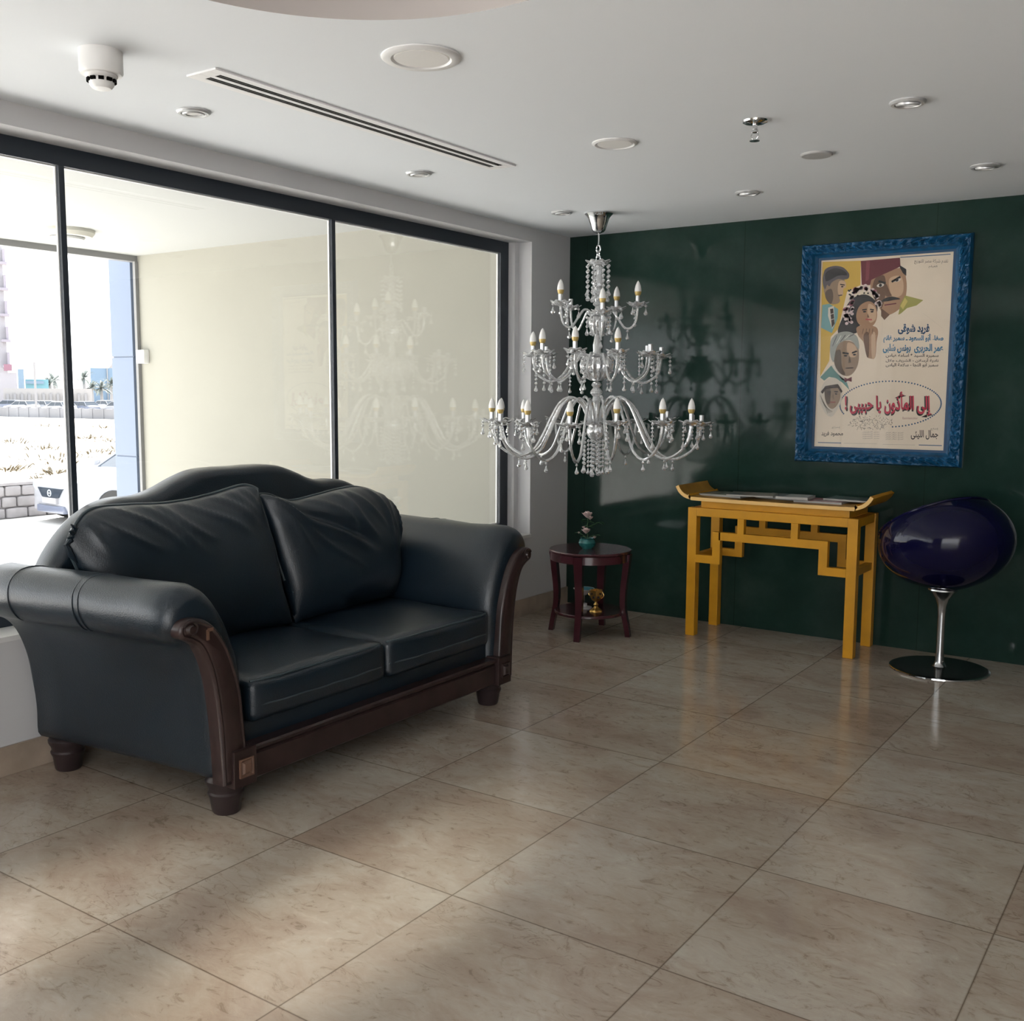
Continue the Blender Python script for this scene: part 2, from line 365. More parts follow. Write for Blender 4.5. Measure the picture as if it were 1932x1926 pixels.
# window wall: pier, sill wall, head, reveals
WY0, WY1, WZ0, WZ1 = -8.35, -0.43, 0.485, 2.222
bm = NB()
box(bm, -0.2, 0, WY1, 0.15, 0, 2.62); box(bm, -0.2, 0, WY0, WY1, 0, WZ0-0.012); box(bm, -0.2, 0, WY0, WY1, WZ1, 2.62); box(bm, -0.2, 0, -8.7, WY0, 0, 2.62)
struct('wall_left', bm, 'plaster', smooth=False)
bm = NB(); box(bm, -0.2, 0.012, WY0, WY1, WZ0-0.012, WZ0+0.006); o = struct('window_sill', bm, pm('white_sill', (0.74, 0.74, 0.73), 0.4), smooth=False)
bm = NB(); box(bm, 0, 0.012, -8.5, -0.001, 0, 0.104, 0.002); struct('baseboard_left', bm, 'skirt', smooth=False)
bm = NB(); box(bm, 6.4, 6.6, -8.7, 0, 0, 2.62); struct('wall_right', bm, 'lobby', smooth=False)
bm = NB(); box(bm, -0.2, 2.0, -8.7, -8.5, 0, 2.62); box(bm, 6.2, 6.6, -8.7, -8.5, 0, 2.62); box(bm, 2.0, 6.2, -8.7, -8.5, 2.15, 2.62)
struct('wall_front', bm, 'lobby', smooth=False)
# ceiling slab with the round recess
def circum(a, b, c):
    ax, ay, bx, by, cx, cy = *a, *b, *c; d = 2*(ax*(by-cy)+bx*(cy-ay)+cx*(ay-by))
    ux = ((ax*ax+ay*ay)*(by-cy)+(bx*bx+by*by)*(cy-ay)+(cx*cx+cy*cy)*(ay-by))/d
    uy = ((ax*ax+ay*ay)*(cx-bx)+(bx*bx+by*by)*(ax-cx)+(cx*cx+cy*cy)*(bx-ax))/d
    return ux, uy, math.hypot(ax-ux, ay-uy)
RX, RY, RR = circum((1.284, -3.83), (1.528, -3.50), (1.949, -3.386))
bm = NB(); n = 128; inner = []; outer = []; topr = []
for k in range(n):
    a = 2*pi*(k+0.5)/n; dx, dy = cos(a), sin(a); inner.append(bm.verts.new((RX+RR*dx, RY+RR*dy, CZ))); topr.append(bm.verts.new((RX+RR*dx, RY+RR*dy, CZ+0.22)))
    s = min([(6.6-RX)/dx if dx > 0 else (-0.2-RX)/dx if dx < 0 else 1e9, (0.15-RY)/dy if dy > 0 else (-8.7-RY)/dy if dy < 0 else 1e9])
    outer.append(bm.verts.new((RX+s*dx, RY+s*dy, CZ)))
for k in range(n):
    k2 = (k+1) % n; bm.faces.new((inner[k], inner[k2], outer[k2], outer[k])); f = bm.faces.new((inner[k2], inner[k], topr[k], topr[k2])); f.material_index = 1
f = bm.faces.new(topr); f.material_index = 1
for cx_, cy_ in ((6.6, 0.15), (-0.2, 0.15), (-0.2, -8.7), (6.6, -8.7)):
    # fill the corner slivers left between neighbouring rays
    near = sorted(outer, key=lambda v: (v.co.x-cx_)**2+(v.co.y-cy_)**2)[:2]
    cv = bm.verts.new((cx_, cy_, CZ)); bm.faces.new((near[0], near[1], cv))
struct('ceiling', bm, ['ceil', pm('shaded_recess_tone', (0.52, 0.49, 0.475), 0.8)], angle=30)  # recess faces coloured darker, the shade inside is put into the colour
bm = NB(); box(bm, -0.2, 6.6, -8.7, 0.15, 2.62, 2.74); struct('ceiling_slab', bm, 'plaster', smooth=False)

# ---------------------------------------------------------------- window
FX0, FX1 = -0.165, -0.135
bm = NB()
box(bm, FX0, FX1, WY0, WY1-0.045, WZ1-0.068, WZ1); box(bm, FX0, FX1, WY0, WY1-0.045, WZ0+0.006, WZ0+0.07)
box(bm, FX0, FX1, WY1-0.125, WY1-0.045, WZ0+0.07, WZ1-0.068); box(bm, FX0, FX1, WY0, WY0+0.08, WZ0+0.07, WZ1-0.068)
win = struct('window_1', bm, 'anthracite', smooth=False)
bm = NB(); box(bm, -0.19, -0.09, WY1-0.045, WY1, WZ0+0.006, WZ1); struct('trim_1', bm, 'plaster', smooth=False)
mulls = [(-7.566, -7.535), (-6.163, -6.132), (-4.76, -4.73), (-3.354, -3.323), (-1.951, -1.919)]
for a, b in mulls:
    bm = NB(); box(bm, -0.160, -0.136, a+0.003, b-0.006, WZ0+0.07, WZ1-0.068); o = ob('mullion', bm, 'anthracite', win, smooth=False)
edges = [WY0+0.08]+[v for p in mulls for v in (p[0]+0.003, p[1]-0.006)]+[WY1-0.125]
for a, b in zip(edges[0::2], edges[1::2]):
    bm = NB(); box(bm, -0.153, -0.148, a+0.0003, b-0.0003, WZ0+0.0703, WZ1-0.0683); ob('pane', bm, 'pane', win, smooth=False)
    bm = NB(); z0, z1 = WZ0+0.07, WZ1-0.068; t = 0.004 if a < -1 and b < -1 else 0.006
    for q in ((a, b, z0, z0+t), (a, b, z1-t, z1), (a, a+t, z0+t, z1-t), (b-t, b, z0+t, z1-t)): box(bm, -0.163, -0.154, *q)
    ob('glazing_bead', bm, 'white', win, smooth=False)

# ---------------------------------------------------------------- loggia outside the window
LX = -3.66; LZ = 2.385; EY = -0.50
bm = NB(); box(bm, LX, -0.2, EY, EY+0.2, -0.15, LZ); struct('wall_loggia', bm, 'cream', smooth=False)
bm = NB(); box(bm, LX, -0.2, -13, EY+0.2, LZ, LZ+0.15); struct('ceiling_loggia', bm, 'loggia', smooth=False)
bm = NB(); box(bm, LX, -0.2, -13, EY+0.2, -0.3, -0.15); struct('floor_loggia', bm, 'terrace', smooth=False)
bm = NB(); box(bm, LX-0.06, LX+0.02, -13, EY, LZ-0.045, LZ+0.3); box(bm, LX-0.0, LX+0.03, EY-0.03, EY-0.001, -0.15, LZ-0.045)
struct('trim_2', bm, 'greymetal', smooth=False)
bm = NB()
for a, b in ((-0.3, 0.815), (0.825, 1.605), (1.615, 3.2)): box(bm, LX-0.34, LX-0.062, EY-0.01, EY+0.35, a, b, 0.003)
box(bm, LX-0.33, LX-0.07, EY+0.0, EY+0.34, -0.3, 3.19)
struct('column_cladding', bm, ['cladding'], smooth=False)
bm = NB(); box(bm, LX+0.03, LX+0.13, EY-0.05, EY, 1.555, 1.66, 0.006); tag(ob('junction_box', bm, 'white'), 'small white electrical junction box on the cream loggia wall edge', 'junction box')
t = thing('ceiling_lamp', (-2.9, -1.56, LZ), 'flat round grey lamp on the loggia ceiling outside the window', 'ceiling lamp')
bm = NB(); lathe(bm, [(0.0, 0), (0.17, 0), (0.17, -0.02), (0.15, -0.045), (0.0, -0.05)], 32); ob('lamp_body', bm, 'lampgrey', t)
bm = NB(); lathe(bm, [(0.0, -0.05), (0.11, -0.05), (0.10, -0.062), (0.0, -0.066)], 32); ob('diffuser', bm, 'loggia', t)
bm = NB(); box(bm, -8, LX, -30, 40, 2.9, 3.1); # deep canopy of the storey above, shades the pavement only a little
bm.free()

# ---------------------------------------------------------------- ceiling fixtures
def ring_prof(r0, r1, h): return [(r0, 0.0), (r1, 0.0), (r1, -h*0.5), (r1-0.006, -h), (r0+0.004, -h), (r0, -h*0.3), (r0, 0.0)]
def big_panel_light(loc, r, ri, label):
    t = thing('round_ceiling_light', loc, label, 'ceiling light', 'round flat ceiling lights')
    bm = NB(); lathe(bm, [(ri, 0.0), (r, 0.0), (r, -0.003), (r-0.008, -0.008), (ri+0.006, -0.008), (ri, -0.002)], 64); ob('rim', bm, 'whitemetal', t)
    bm = NB(); lathe(bm, [(0, -0.002), (ri-0.003, -0.002), (ri-0.004, -0.006), (0, -0.007)], 64); ob('diffuser', bm, 'lightdiff', t)
big_panel_light((1.446, -3.196, CZ), 0.116, 0.082, 'larger round flat ceiling light, the one beside the slot air vent')
big_panel_light((1.412, -1.985, CZ), 0.088, 0.070, 'smaller round flat ceiling light between the slot air vent and the sprinkler')
def downlight(loc, label, tilt, az):
    t = thing('spotlight', loc, label, 'downlight', 'small adjustable recessed downlights', rz=az)
    bm = NB(); lathe(bm, [(0.040, 0.0), (0.058, 0.0), (0.058, -0.004), (0.052, -0.010), (0.043, -0.010), (0.040, -0.003)], 40); ob('trim_ring', bm, 'satin', t)
    bm = NB(); lathe(bm, [(0.0, -0.004), (0.027, -0.004), (0.027, -0.009), (0.036, -0.010), (0.039, -0.006), (0.039, 0.0)], 32)
    o = ob('gimbal', bm, 'satin', t); o.rotation_euler.x = tilt*0.5; o.location.z = -0.003
    bm = NB(); lathe(bm, [(0.0, -0.006), (0.0265, -0.006), (0.0265, -0.0035), (0.0, -0.0035)], 32); l = ob('lamp_lens', bm, 'lightdiff', o)
DL = [((0.418, -3.184, CZ), 'small downlight between the near end of the slot vent and the window', 0.10),
      ((0.428, -1.981, CZ), 'small downlight by the window near the far end of the slot vent', 0.12),
      ((0.435, -0.799, CZ), 'small downlight just beside the chandelier ceiling cup', 0.15),
      ((1.466, -0.775, CZ), 'small downlight near the green wall between chandelier and blue picture frame', 0.35),
      ((2.520, -0.780, CZ), 'small tilted downlight near the green wall above and right of the blue frame', 0.45),
      ((2.495, -1.952, CZ), 'largest looking small downlight, right of the sprinkler, with a pale crack beside it', 0.40)]
for i, (l, lab, ti) in enumerate(DL): downlight(l, lab, ti, -0.3+0.15*i)
bm = NB(); lathe(bm, [(0, 0), (0.063, 0), (0.063, -0.004), (0.058, -0.008), (0, -0.010)], 48)
o = tag(ob('blanking_plate', bm, pm('grey_plate', (0.45, 0.45, 0.45), 0.5)), 'plain round cover plate on the ceiling without any lamp, between sprinkler and blue frame', 'cover plate'); o.location = (2.0, -1.376, CZ)
t = thing('fire_sprinkler', (1.986, -2.0, CZ), 'chrome fire sprinkler head hanging from the ceiling', 'sprinkler')
bm = NB(); lathe(bm, [(0.012, 0), (0.045, 0), (0.043, -0.006), (0.030, -0.012), (0.012, -0.014)], 32); ob('escutcheon', bm, 'chrome', t)
bm = NB(); lathe(bm, [(0.009, 0), (0.009, -0.030), (0.012, -0.032), (0.012, -0.040), (0.006, -0.042)], 16)
tube(bm, [(0.010, 0, -0.040), (0.014, 0, -0.052), (0.004, 0, -0.066)], 0.002, 6); tube(bm, [(-0.010, 0, -0.040), (-0.014, 0, -0.052), (-0.004, 0, -0.066)], 0.002, 6)
ob('nozzle', bm, 'chrome', t)
bm = NB(); lathe(bm, [(0, -0.066), (0.018, -0.067), (0.018, -0.070), (0, -0.071)], 20); ob('deflector', bm, 'steel', t)
t = thing('smoke_detector', (0.717, -3.745, CZ), 'white smoke detector on a deep round base near the recess', 'smoke detector')
bm = NB(); lathe(bm, [(0, 0), (0.060, 0), (0.060, -0.058), (0.056, -0.066), (0, -0.066)], 48); ob('base', bm, 'white', t)
bm = NB(); lathe(bm, [(0.044, -0.066), (0.045, -0.070), (0.035, -0.079), (0.034, -0.094), (0.026, -0.104), (0, -0.107)], 40); ob('sensor_dome', bm, 'white', t)
bm = NB()
for k in range(10):
    a = 2*pi*k/10; obox(bm, (0.0365*cos(a), 0.0365*sin(a), -0.082), a, (0.004, 0.0075, 0.0045))
ob('vent_slots', bm, 'black', t, smooth=False)
t = thing('slot_diffuser', (0.806, -2.67, CZ), 'long white linear slot air vent in the ceiling', 'air vent')
bm = NB(); hx, hy = 0.067, 0.795; s0, s1, s2, s3 = -0.036, -0.010, 0.008, 0.034
for x0, x1 in ((-hx, s0), (s1, s2), (s3, hx)): box(bm, x0, x1, -hy, hy, -0.006, 0, 0.001)
for y0, y1 in ((-hy, -hy+0.045), (hy-0.045, hy)):
    for x0, x1 in ((s0, s1), (s2, s3)): box(bm, x0, x1, y0, y1, -0.006, 0)
ob('frame', bm, pm('bright_white_enamel', (0.90, 0.90, 0.91), 0.35), t, smooth=False)
for x0, x1 in ((s0, s1), (s2, s3)):
    bm = NB(); box(bm, x0, x1, -hy+0.045, hy-0.045, -0.0045, -0.0005); o = ob('slot', bm, 'black', t, smooth=False)
    bm = NB(); xm = (x0+x1)/2; box(bm, xm-0.001, xm+0.001, -hy+0.045, hy-0.045, -0.0055, -0.0045); ob('blade', bm, 'greymetal', o, smooth=False)

# ---------------------------------------------------------------- chandelier
CH = Vector((0.585, -0.664, CZ))
ch = thing('chandelier', CH, 'three-tier crystal chandelier with candle bulbs hanging in the corner', 'chandelier')
Z = lambda z: z-CZ
bm = NB(); lathe(bm, [(0.0, 0), (0.074, 0), (0.076, -0.006), (0.066, -0.016), (0.056, -0.030), (0.046, -0.060), (0.036, -0.090), (0.028, -0.100), (0.008, -0.108), (0, -0.108)], 40)
ob('ceiling_cup', bm, 'chrome', ch)
bm = NB(); tube(bm, [(0, 0, Z(2.20)), (0.002, 0, Z(2.16)), (0, 0, Z(2.125))], 0.0045, 8)
for zc, fl in ((2.112, 0), (2.085, 1), (2.062, 0)):
    pts = []
    for k in range(17):
        a = 2*pi*k/16; p = (0.012*cos(a), 0, 0.019*sin(a)) if fl == 0 else (0, 0.012*cos(a), 0.019*sin(a)); pts.append((p[0], p[1], Z(zc)+p[2]))
    tube(bm, pts, 0.0035, 6, cap=False)
ob('chain', bm, 'chrome', ch)
def ruffle(amp, n): return lambda r, z, a: (r*(1+amp*0.35*cos(n*a)*min(1, r/0.05)), z+amp*0.12*cos(n*a)*min(1, r/0.05)**2*0.5)
def pan_mesh(bm, r, z, n=8, h=0.016):
    lathe(bm, [(0.008, z-0.012), (0.018, z-0.009), (r*0.62, z-0.003), (r*0.88, z+h*0.55), (r, z+h), (r*0.97, z+h+0.003), (r*0.84, z+h*0.75), (r*0.58, z+0.003), (0.012, z-0.002)], 48, f=lambda rr, zz, a: (rr*(1+0.10*cos(n*a)*(rr/r)**2), zz+0.004*cos(n*a)*(rr/r)**2))
def bead(bm, c, r, sz=1.0, seg=6):
    r = r*1.12 if seg == 6 else r
    lathe(bm, [(0, -r*sz), (r*0.62, -r*sz*0.62), (r, 0), (r*0.62, r*sz*0.62), (0, r*sz)], seg, c=c)
def drop(bm, c, r, h, seg=7):
    """pear shaped pendant with its top at c"""
    lathe(bm, [(0, 0), (r*0.18, -h*0.08), (r*0.45, -h*0.38), (r*0.95, -h*0.70), (r*0.8, -h*0.88), (r*0.35, -h*0.98), (0, -h)], seg, c=c)
def strand(bm, p, n, r=0.0088, sp=0.024, dr=0.013, dh=0.042, lean=(0, 0)):
    p = Vector(p)
    for k in range(n):
        bead(bm, p+Vector((lean[0]*k*sp, lean[1]*k*sp, -k*sp)), r)
        if k: tube(bm, [p+Vector((lean[0]*(k-1)*sp, lean[1]*(k-1)*sp, -(k-1)*sp)), p+Vector((lean[0]*k*sp, lean[1]*k*sp, -k*sp))], 0.0009, 4)
    e = p+Vector((lean[0]*n*sp, lean[1]*n*sp, -(n-1)*sp-r-0.002)); drop(bm, e, dr, dh)
def col_part(name, prof, seg=28, mat='armglass', f=None):
    bm = NB(); lathe(bm, [(r, Z(z)) for r, z in prof], seg, f=f); return ob(name, bm, mat, ch)
# crown plate, stem and hubs
bm = NB(); pan_mesh(bm, 0.066, Z(2.028), 8, 0.018); ob('crown_plate', bm, 'crystal', ch)
col_part('stem', [(0.0, 2.05), (0.012, 2.045), (0.016, 2.025), (0.024, 2.010), (0.022, 1.990), (0.026, 1.960), (0.033, 1.930), (0.026, 1.915), (0.018, 1.905), (0.036, 1.895), (0.040, 1.882), (0.030, 1.870), (0.014, 1.866), (0.028, 1.856), (0.030, 1.846), (0.014, 1.836), (0.024, 1.826), (0.026, 1.816), (0.013, 1.806), (0.017, 1.785), (0.013, 1.765), (0, 1.76)])
bm = NB(); pan_mesh(bm, 0.060, Z(1.755), 8, 0.016); ob('hub_plate', bm, 'crystal', ch)
col_part('hub_bowl', [(0, 1.752), (0.046, 1.750), (0.052, 1.735), (0.046, 1.700), (0.034, 1.672), (0.020, 1.655), (0, 1.65)], f=lambda r, z, a: (r*(1+0.06*cos(12*a)), z))
col_part('stem', [(0, 1.66), (0.014, 1.655), (0.017, 1.63), (0.024, 1.60), (0.022, 1.57), (0.028, 1.545), (0.016, 1.53), (0, 1.52)])
bm = NB(); pan_mesh(bm, 0.088, Z(1.535), 10, 0.014); ob('hub_plate', bm, 'crystal', ch)
col_part('hub_bowl', [(0, 1.538), (0.070, 1.534), (0.084, 1.515), (0.088, 1.490), (0.080, 1.455), (0.060, 1.425), (0.030, 1.408), (0, 1.403)], seg=60, mat='crystal', f=lambda r, z, a: (r*(1+0.07*cos(15*a)), z))
col_part('stem', [(0, 1.405), (0.020, 1.400), (0.028, 1.385), (0.018, 1.370), (0.032, 1.352), (0.034, 1.340), (0.018, 1.322), (0.026, 1.300), (0.018, 1.282), (0.022, 1.240), (0.026, 1.200), (0.016, 1.185), (0, 1.18)])
bm = NB(); pan_mesh(bm, 0.080, Z(1.165), 10, 0.018); ob('hub_plate', bm, 'crystal', ch)
col_part('hub_ball', [(0, 1.175), (0.040, 1.165), (0.052, 1.145), (0.052, 1.125), (0.040, 1.100), (0.024, 1.086), (0.012, 1.080), (0, 1.078)])
for k in range(8):
    a = 2*pi*(k+0.3)/8; bm = NB(); strand(bm, (0, 0, 0), 6 if k % 2 else 5, 0.0095, 0.027, 0.014, 0.042); o = ob('crystal_strand', bm, 'crystal', ch, angle=1); o.location = (0.060*cos(a), 0.060*sin(a), Z(2.020))
for k in range(12):
    a = 2*pi*(k+0.2)/12; rr = 0.072 if k % 2 == 0 else 0.040; nb = 8 if k % 2 == 0 else 7
    bm = NB(); strand(bm, (0, 0, 0), nb, 0.0092, 0.023, 0.015 if k % 3 == 0 else 0.010, 0.048 if k % 3 == 0 else 0.036); o = ob('crystal_strand', bm, 'crystal', ch, angle=1); o.location = (rr*cos(a), rr*sin(a), Z(1.118 if rr > 0.05 else 1.08))
for zz, rr, nn in ((1.748, 0.056, 6), (1.520, 0.084, 7)):
    for k in range(nn):
        a = 2*pi*(k+0.4)/nn; bm = NB(); strand(bm, (0, 0, 0), 3 if zz > 1.6 else 2, 0.0085, 0.024, 0.012, 0.04); o = ob('crystal_strand', bm, 'crystal', ch, angle=1); o.location = (rr*cos(a), rr*sin(a), Z(zz))
# one arm of each tier at angle 0, then copies
def candle_mesh():
    bm = NB(); lathe(bm, [(0.0075, 0), (0.0120, 0.001), (0.0165, 0.010), (0.0185, 0.022), (0.0178, 0.036), (0.0140, 0.054), (0.0075, 0.070), (0.0, 0.080)], 20)
    bmesh.ops.recalc_face_normals(bm, faces=bm.faces)
    for f in bm.faces: f.material_index = 1 if f.calc_center_median().z < 0.020 else 0
    finish(bm); me = bpy.data.meshes.new('candle_bulb'); bm.to_mesh(me); bm.free(); me.materials.append(M['bulb']); me.materials.append(M['amber']); return me
BULB = candle_mesh()
def make_arm(path, rad, cup_r, pan_r, strands, sleeve_h=0.042):
    """path in (r,z) world z"""
    pts = catmull([(r, z) for r, z in path], 7, closed=False)
    bm = NB(); tube(bm, [(p.x, 0, Z(p.y)) for p in pts], [rad*(1.0 if i % 3 else 0.88) for i in range(len(pts))], 10); a = ob('arm', bm, 'armglass', ch)
    er, ez = path[-1]
    bm = NB(); pan_mesh(bm, pan_r, 0.006, 8, 0.015); p = ob('drip_pan', bm, 'crystal', a); pan_r *= 1.0; p.location = (er, 0, Z(ez))
    bm = NB(); lathe(bm, [(0.012, 0.004), (0.0165, 0.012), (0.012, 0.018), (0.0125, 0.018+sleeve_h), (0.008, 0.020+sleeve_h)], 20); s = ob('candle_sleeve', bm, 'sleeve', a); s.location = (er, 0, Z(ez))
    b = bpy.data.objects.new('candle_bulb', BULB); COL.objects.link(b); b.parent = a; b.location = (er, 0, Z(ez)+0.018+sleeve_h)
    for (dx, dy, n, r, dr, dh) in strands:
        bm = NB(); strand(bm, (0, 0, 0), n, r, r*2.6, dr, dh); q = ob('crystal_strand', bm, 'crystal', a, angle=1); q.location = (er+dx, dy, Z(ez)+0.006)
    # pendant under the lowest point of the arm
    lo = min(pts, key=lambda q: q.y); bm = NB(); strand(bm, (0, 0, 0), 1, 0.007, 0.018, 0.012, 0.040); q = ob('crystal_strand', bm, 'crystal', a, angle=1); q.location = (lo.x, 0, Z(lo.y)-rad-0.006)
    return a
view = math.atan2(CAM.y-CH.y, CAM.x-CH.x)
def tier(arm, n, phase, bulbs_off, fn=None):
    for k in range(n):
        c = arm if k == n-1 else copy_tree(arm, ch)
        ang = view+R(phase+360.0*k/n); c.rotation_euler.z = ang
        jitter = random.Random(k*31+n); c.location.z = jitter.uniform(-0.010, 0.010); c.rotation_euler.z += jitter.uniform(-0.03, 0.03)
        if fn and k in fn: c.location.z = fn[k]
        if k in bulbs_off:
            for q in list(c.children):
                if q.name.startswith('candle_bulb'): bpy.data.objects.remove(q)
T3 = make_arm([(0.030, 1.150), (0.048, 1.205), (0.080, 1.275), (0.140, 1.315), (0.198, 1.285), (0.245, 1.205), (0.290, 1.110), (0.340, 1.030), (0.420, 0.993), (0.500, 1.025), (0.550, 1.085), (0.570, 1.172)], 0.0080, 0.57, 0.064,
              [(0.050, 0.0, 2, 0.0080, 0.012, 0.040), (-0.020, 0.047, 1, 0.0080, 0.011, 0.038), (-0.020, -0.047, 5, 0.0075, 0.012, 0.042), (0.012, 0.052, 3, 0.0070, 0.012, 0.040)])
T2 = make_arm([(0.050, 1.500), (0.070, 1.535), (0.105, 1.545), (0.150, 1.490), (0.190, 1.435), (0.245, 1.405), (0.300, 1.425), (0.335, 1.465), (0.348, 1.537)], 0.0070, 0.35, 0.060,
              [(0.048, 0.0, 3, 0.0080, 0.012, 0.040), (-0.020, 0.045, 8, 0.0082, 0.012, 0.036), (-0.020, -0.045, 2, 0.0080, 0.012, 0.040)])
T1 = make_arm([(0.030, 1.735), (0.045, 1.775), (0.080, 1.785), (0.115, 1.740), (0.150, 1.695), (0.185, 1.695), (0.210, 1.735), (0.218, 1.803)], 0.0065, 0.22, 0.056,
              [(0.044, 0.0, 1, 0.0080, 0.013, 0.042), (-0.020, 0.042, 4, 0.0080, 0.012, 0.036), (-0.020, -0.042, 1, 0.0080, 0.013, 0.042)])
# k-th arm sits at phase+360k/n degrees counter-clockwise from the viewer's side
tier(T3, 15, 12, {4, 5, 6, 7, 8, 3})
tier(T2, 10, 18, {2, 3, 4, 1, 5, 6})
tier(T1, 5, 6, {3}, {0: -0.055})

# ---------------------------------------------------------------- sofa (built around its own centre on the floor)
SX, SY = 0.50, -2.784
so = thing('loveseat_sofa', (SX, SY, 0), 'dark blue-green leather camelback loveseat with rolled arms and carved wood trim', 'sofa')
X = lambda x: x-SX
prof = [(0.655, 0.125), (0.70, 0.122), (0.775, 0.128), (0.782, 0.24), (0.795, 0.38), (0.818, 0.47), (0.850, 0.535), (0.885, 0.572), (0.930, 0.592), (0.962, 0.64), (0.955, 0.70), (0.915, 0.745), (0.86, 0.757), (0.81, 0.742), (0.765, 0.70), (0.725, 0.64), (0.695, 0.57), (0.672, 0.50), (0.66, 0.42), (0.656, 0.25)]
base = [Vector(p) for p in catmull(prof, 5)]
# keep the foot of the profile crisp
for s in (-1, 1):
    loops = []
    for x, ins in ((0.035, 0.030), (0.045, 0.010), (0.065, 0.0), (0.20, 0.0), (0.35, 0.0), (0.50, 0.0), (0.65, 0.0), (0.78, 0.0), (0.85, 0.0), (0.885, 0.006), (0.905, 0.016), (0.918, 0.030), (0.924, 0.045)):
        pl = inset(base, ins) if ins else base; fl = max(0, (0.80-x)/0.75)**1.3
        loops.append([Vector((X(x), s*(p.x+0.085*fl*min(1, max(0.0, (p.x-0.66)/0.12))), p.y + 0.004*sin(x*23+p.x*9)*max(0, (p.y-0.5)/0.25))) for p in pl])
    bm = NB(); loft(bm, loops); arm_o = ob('arm', bm, 'leather', so, angle=60)
    # stitched seams over the roll
    for xs in ((0.20, 0.50, 0.525) if s < 0 else (0.42, 0.47)):
        bm = NB(); fl = max(0, (0.80-xs)/0.75)**1.3
        seg = [p for p in base[38:68]] if s < 0 else base[52:62]
        pts = [Vector((X(xs)+0.01*sin(i*0.3), s*(p.x+0.085*fl*min(1, max(0.0, (p.x-0.66)/0.12))), p.y)) for i, p in enumerate(seg)]
        tube(bm, pts, [0.0015+0.0025*sin(pi*i/(len(pts)-1)) for i in range(len(pts))], 6); ob('seam', bm, 'leather', arm_o)
    # carved wooden facing
    tri = [(0.690, 0.205), (0.691, 0.236), (0.699, 0.324), (0.708, 0.412), (0.727, 0.484), (0.756, 0.560), (0.794, 0.618), (0.838, 0.655), (0.880, 0.668), (0.918, 0.664), (0.934, 0.640), (0.926, 0.613), (0.893, 0.597), (0.860, 0.572), (0.830, 0.510), (0.812, 0.436), (0.800, 0.350), (0.793, 0.264), (0.790, 0.205)]
    tp = [Vector(p) for p in catmull(tri[1:-1], 4, closed=False)]; tp = [Vector((0.690, 0.118))]+tp+[Vector((0.786, 0.118))]
    bm = NB(); l0 = [Vector((X(0.90), s*p.x, p.y)) for p in tp]
    lps = [l0]
    for x, ins in ((0.945, 0.0), (0.952, 0.004), (0.955, 0.010), (0.952, 0.016), (0.956, 0.022)):
        lps.append([Vector((X(x), s*p.x, p.y)) for p in (inset(tp, ins) if ins else tp)])
    loft(bm, lps); fac = ob('wood_facing', bm, 'wood', so, angle=40)
    bm = NB(); tube(bm, [(X(0.952), s*0.895, 0.637), (X(0.966), s*0.895, 0.637)], [0.020, 0.012], 16)
    pts = [(X(0.956), s*(0.895+0.028*cos(a*0.35+0.4)*(1-a*0.03)), 0.637+0.026*sin(a*0.35+0.4)*(1-a*0.03)) for a in range(14)]
    tube(bm, pts, 0.005, 6); ob('scroll', bm, 'wood', fac)
    if s < 0:
        bm = NB(); obox(bm, (X(0.957), s*0.835, 0.610), 0, (0.0015, 0.005, 0.016)); obox(bm, (X(0.957), s*0.825, 0.625), 0, (0.0015, 0.010, 0.005)); o = ob('scuff_mark', bm, 'wornwood', fac, smooth=False); o['label'] = 'pale worn patch'
    # corner block with carved square
    bm = NB(); box(bm, X(0.90), X(0.968), *sorted((s*0.665, s*0.757)), 0.103, 0.224, 0.004); blk = ob('corner_block', bm, 'wood', so, smooth=False)
    bm = NB(); a, b = sorted((s*0.683, s*0.739)); pa = [(a, 0.134), (b, 0.134), (b, 0.194), (a, 0.194)]
    loft(bm, [[Vector((X(x), *p)) for p in (inset([Vector(q) for q in pa], i) if i else pa)] for x, i in ((0.967, 0), (0.975, 0.0), (0.975, 0.006), (0.970, 0.012), (0.979, 0.022))]); o = ob('rosette', bm, 'wornwood' if s < 0 else 'wood', blk, smooth=False)
    if s < 0: o['label'] = 'worn carved square'
    # turned feet
    for fx in (0.875, 0.115):
        bm = NB(); k = 1.0
        lathe(bm, [(0, 0), (0.040, 0), (0.044, 0.006), (0.051, 0.052), (0.056, 0.060), (0.057, 0.068), (0.053, 0.074), (0.055, 0.086), (0.063, 0.100), (0.064, 0.112), (0.055, 0.124), (0.045, 0.132), (0, 0.132)], 32, f=lambda r, z, a: (r*(1+0.018*abs(sin(8*a))), z))
        o = ob('foot', bm, 'darkfoot', so); o.location = (X(fx), s*(0.715 if fx > 0.5 else 0.785), 0)
# camel back
half = [(0.0, 1.035), (0.10, 1.036), (0.20, 1.030), (0.29, 1.004), (0.38, 0.968), (0.46, 0.950), (0.56, 0.948), (0.64, 0.928), (0.72, 0.882), (0.79, 0.815), (0.845, 0.735), (0.865, 0.66), (0.84, 0.45), (0.82, 0.25), (0.80, 0.135)]
full = [(-a, b) for a, b in half[::-1]]+half[1:]
bp = [Vector(p) for p in catmull(full, 4, closed=False)]
loops = []
for x, ins in ((0.035, 0.035), (0.037, 0.022), (0.046, 0.008), (0.065, 0.0), (0.13, 0.0), (0.155, 0.006), (0.170, 0.018), (0.176, 0.034)):
    pl = inset(bp, ins) if ins else bp; loops.append([Vector((X(x)+0.0, p.x, max(0.135, p.y))) for p in pl])
bm = NB(); loft(bm, loops); ob('backrest', bm, 'leather', so, angle=60)
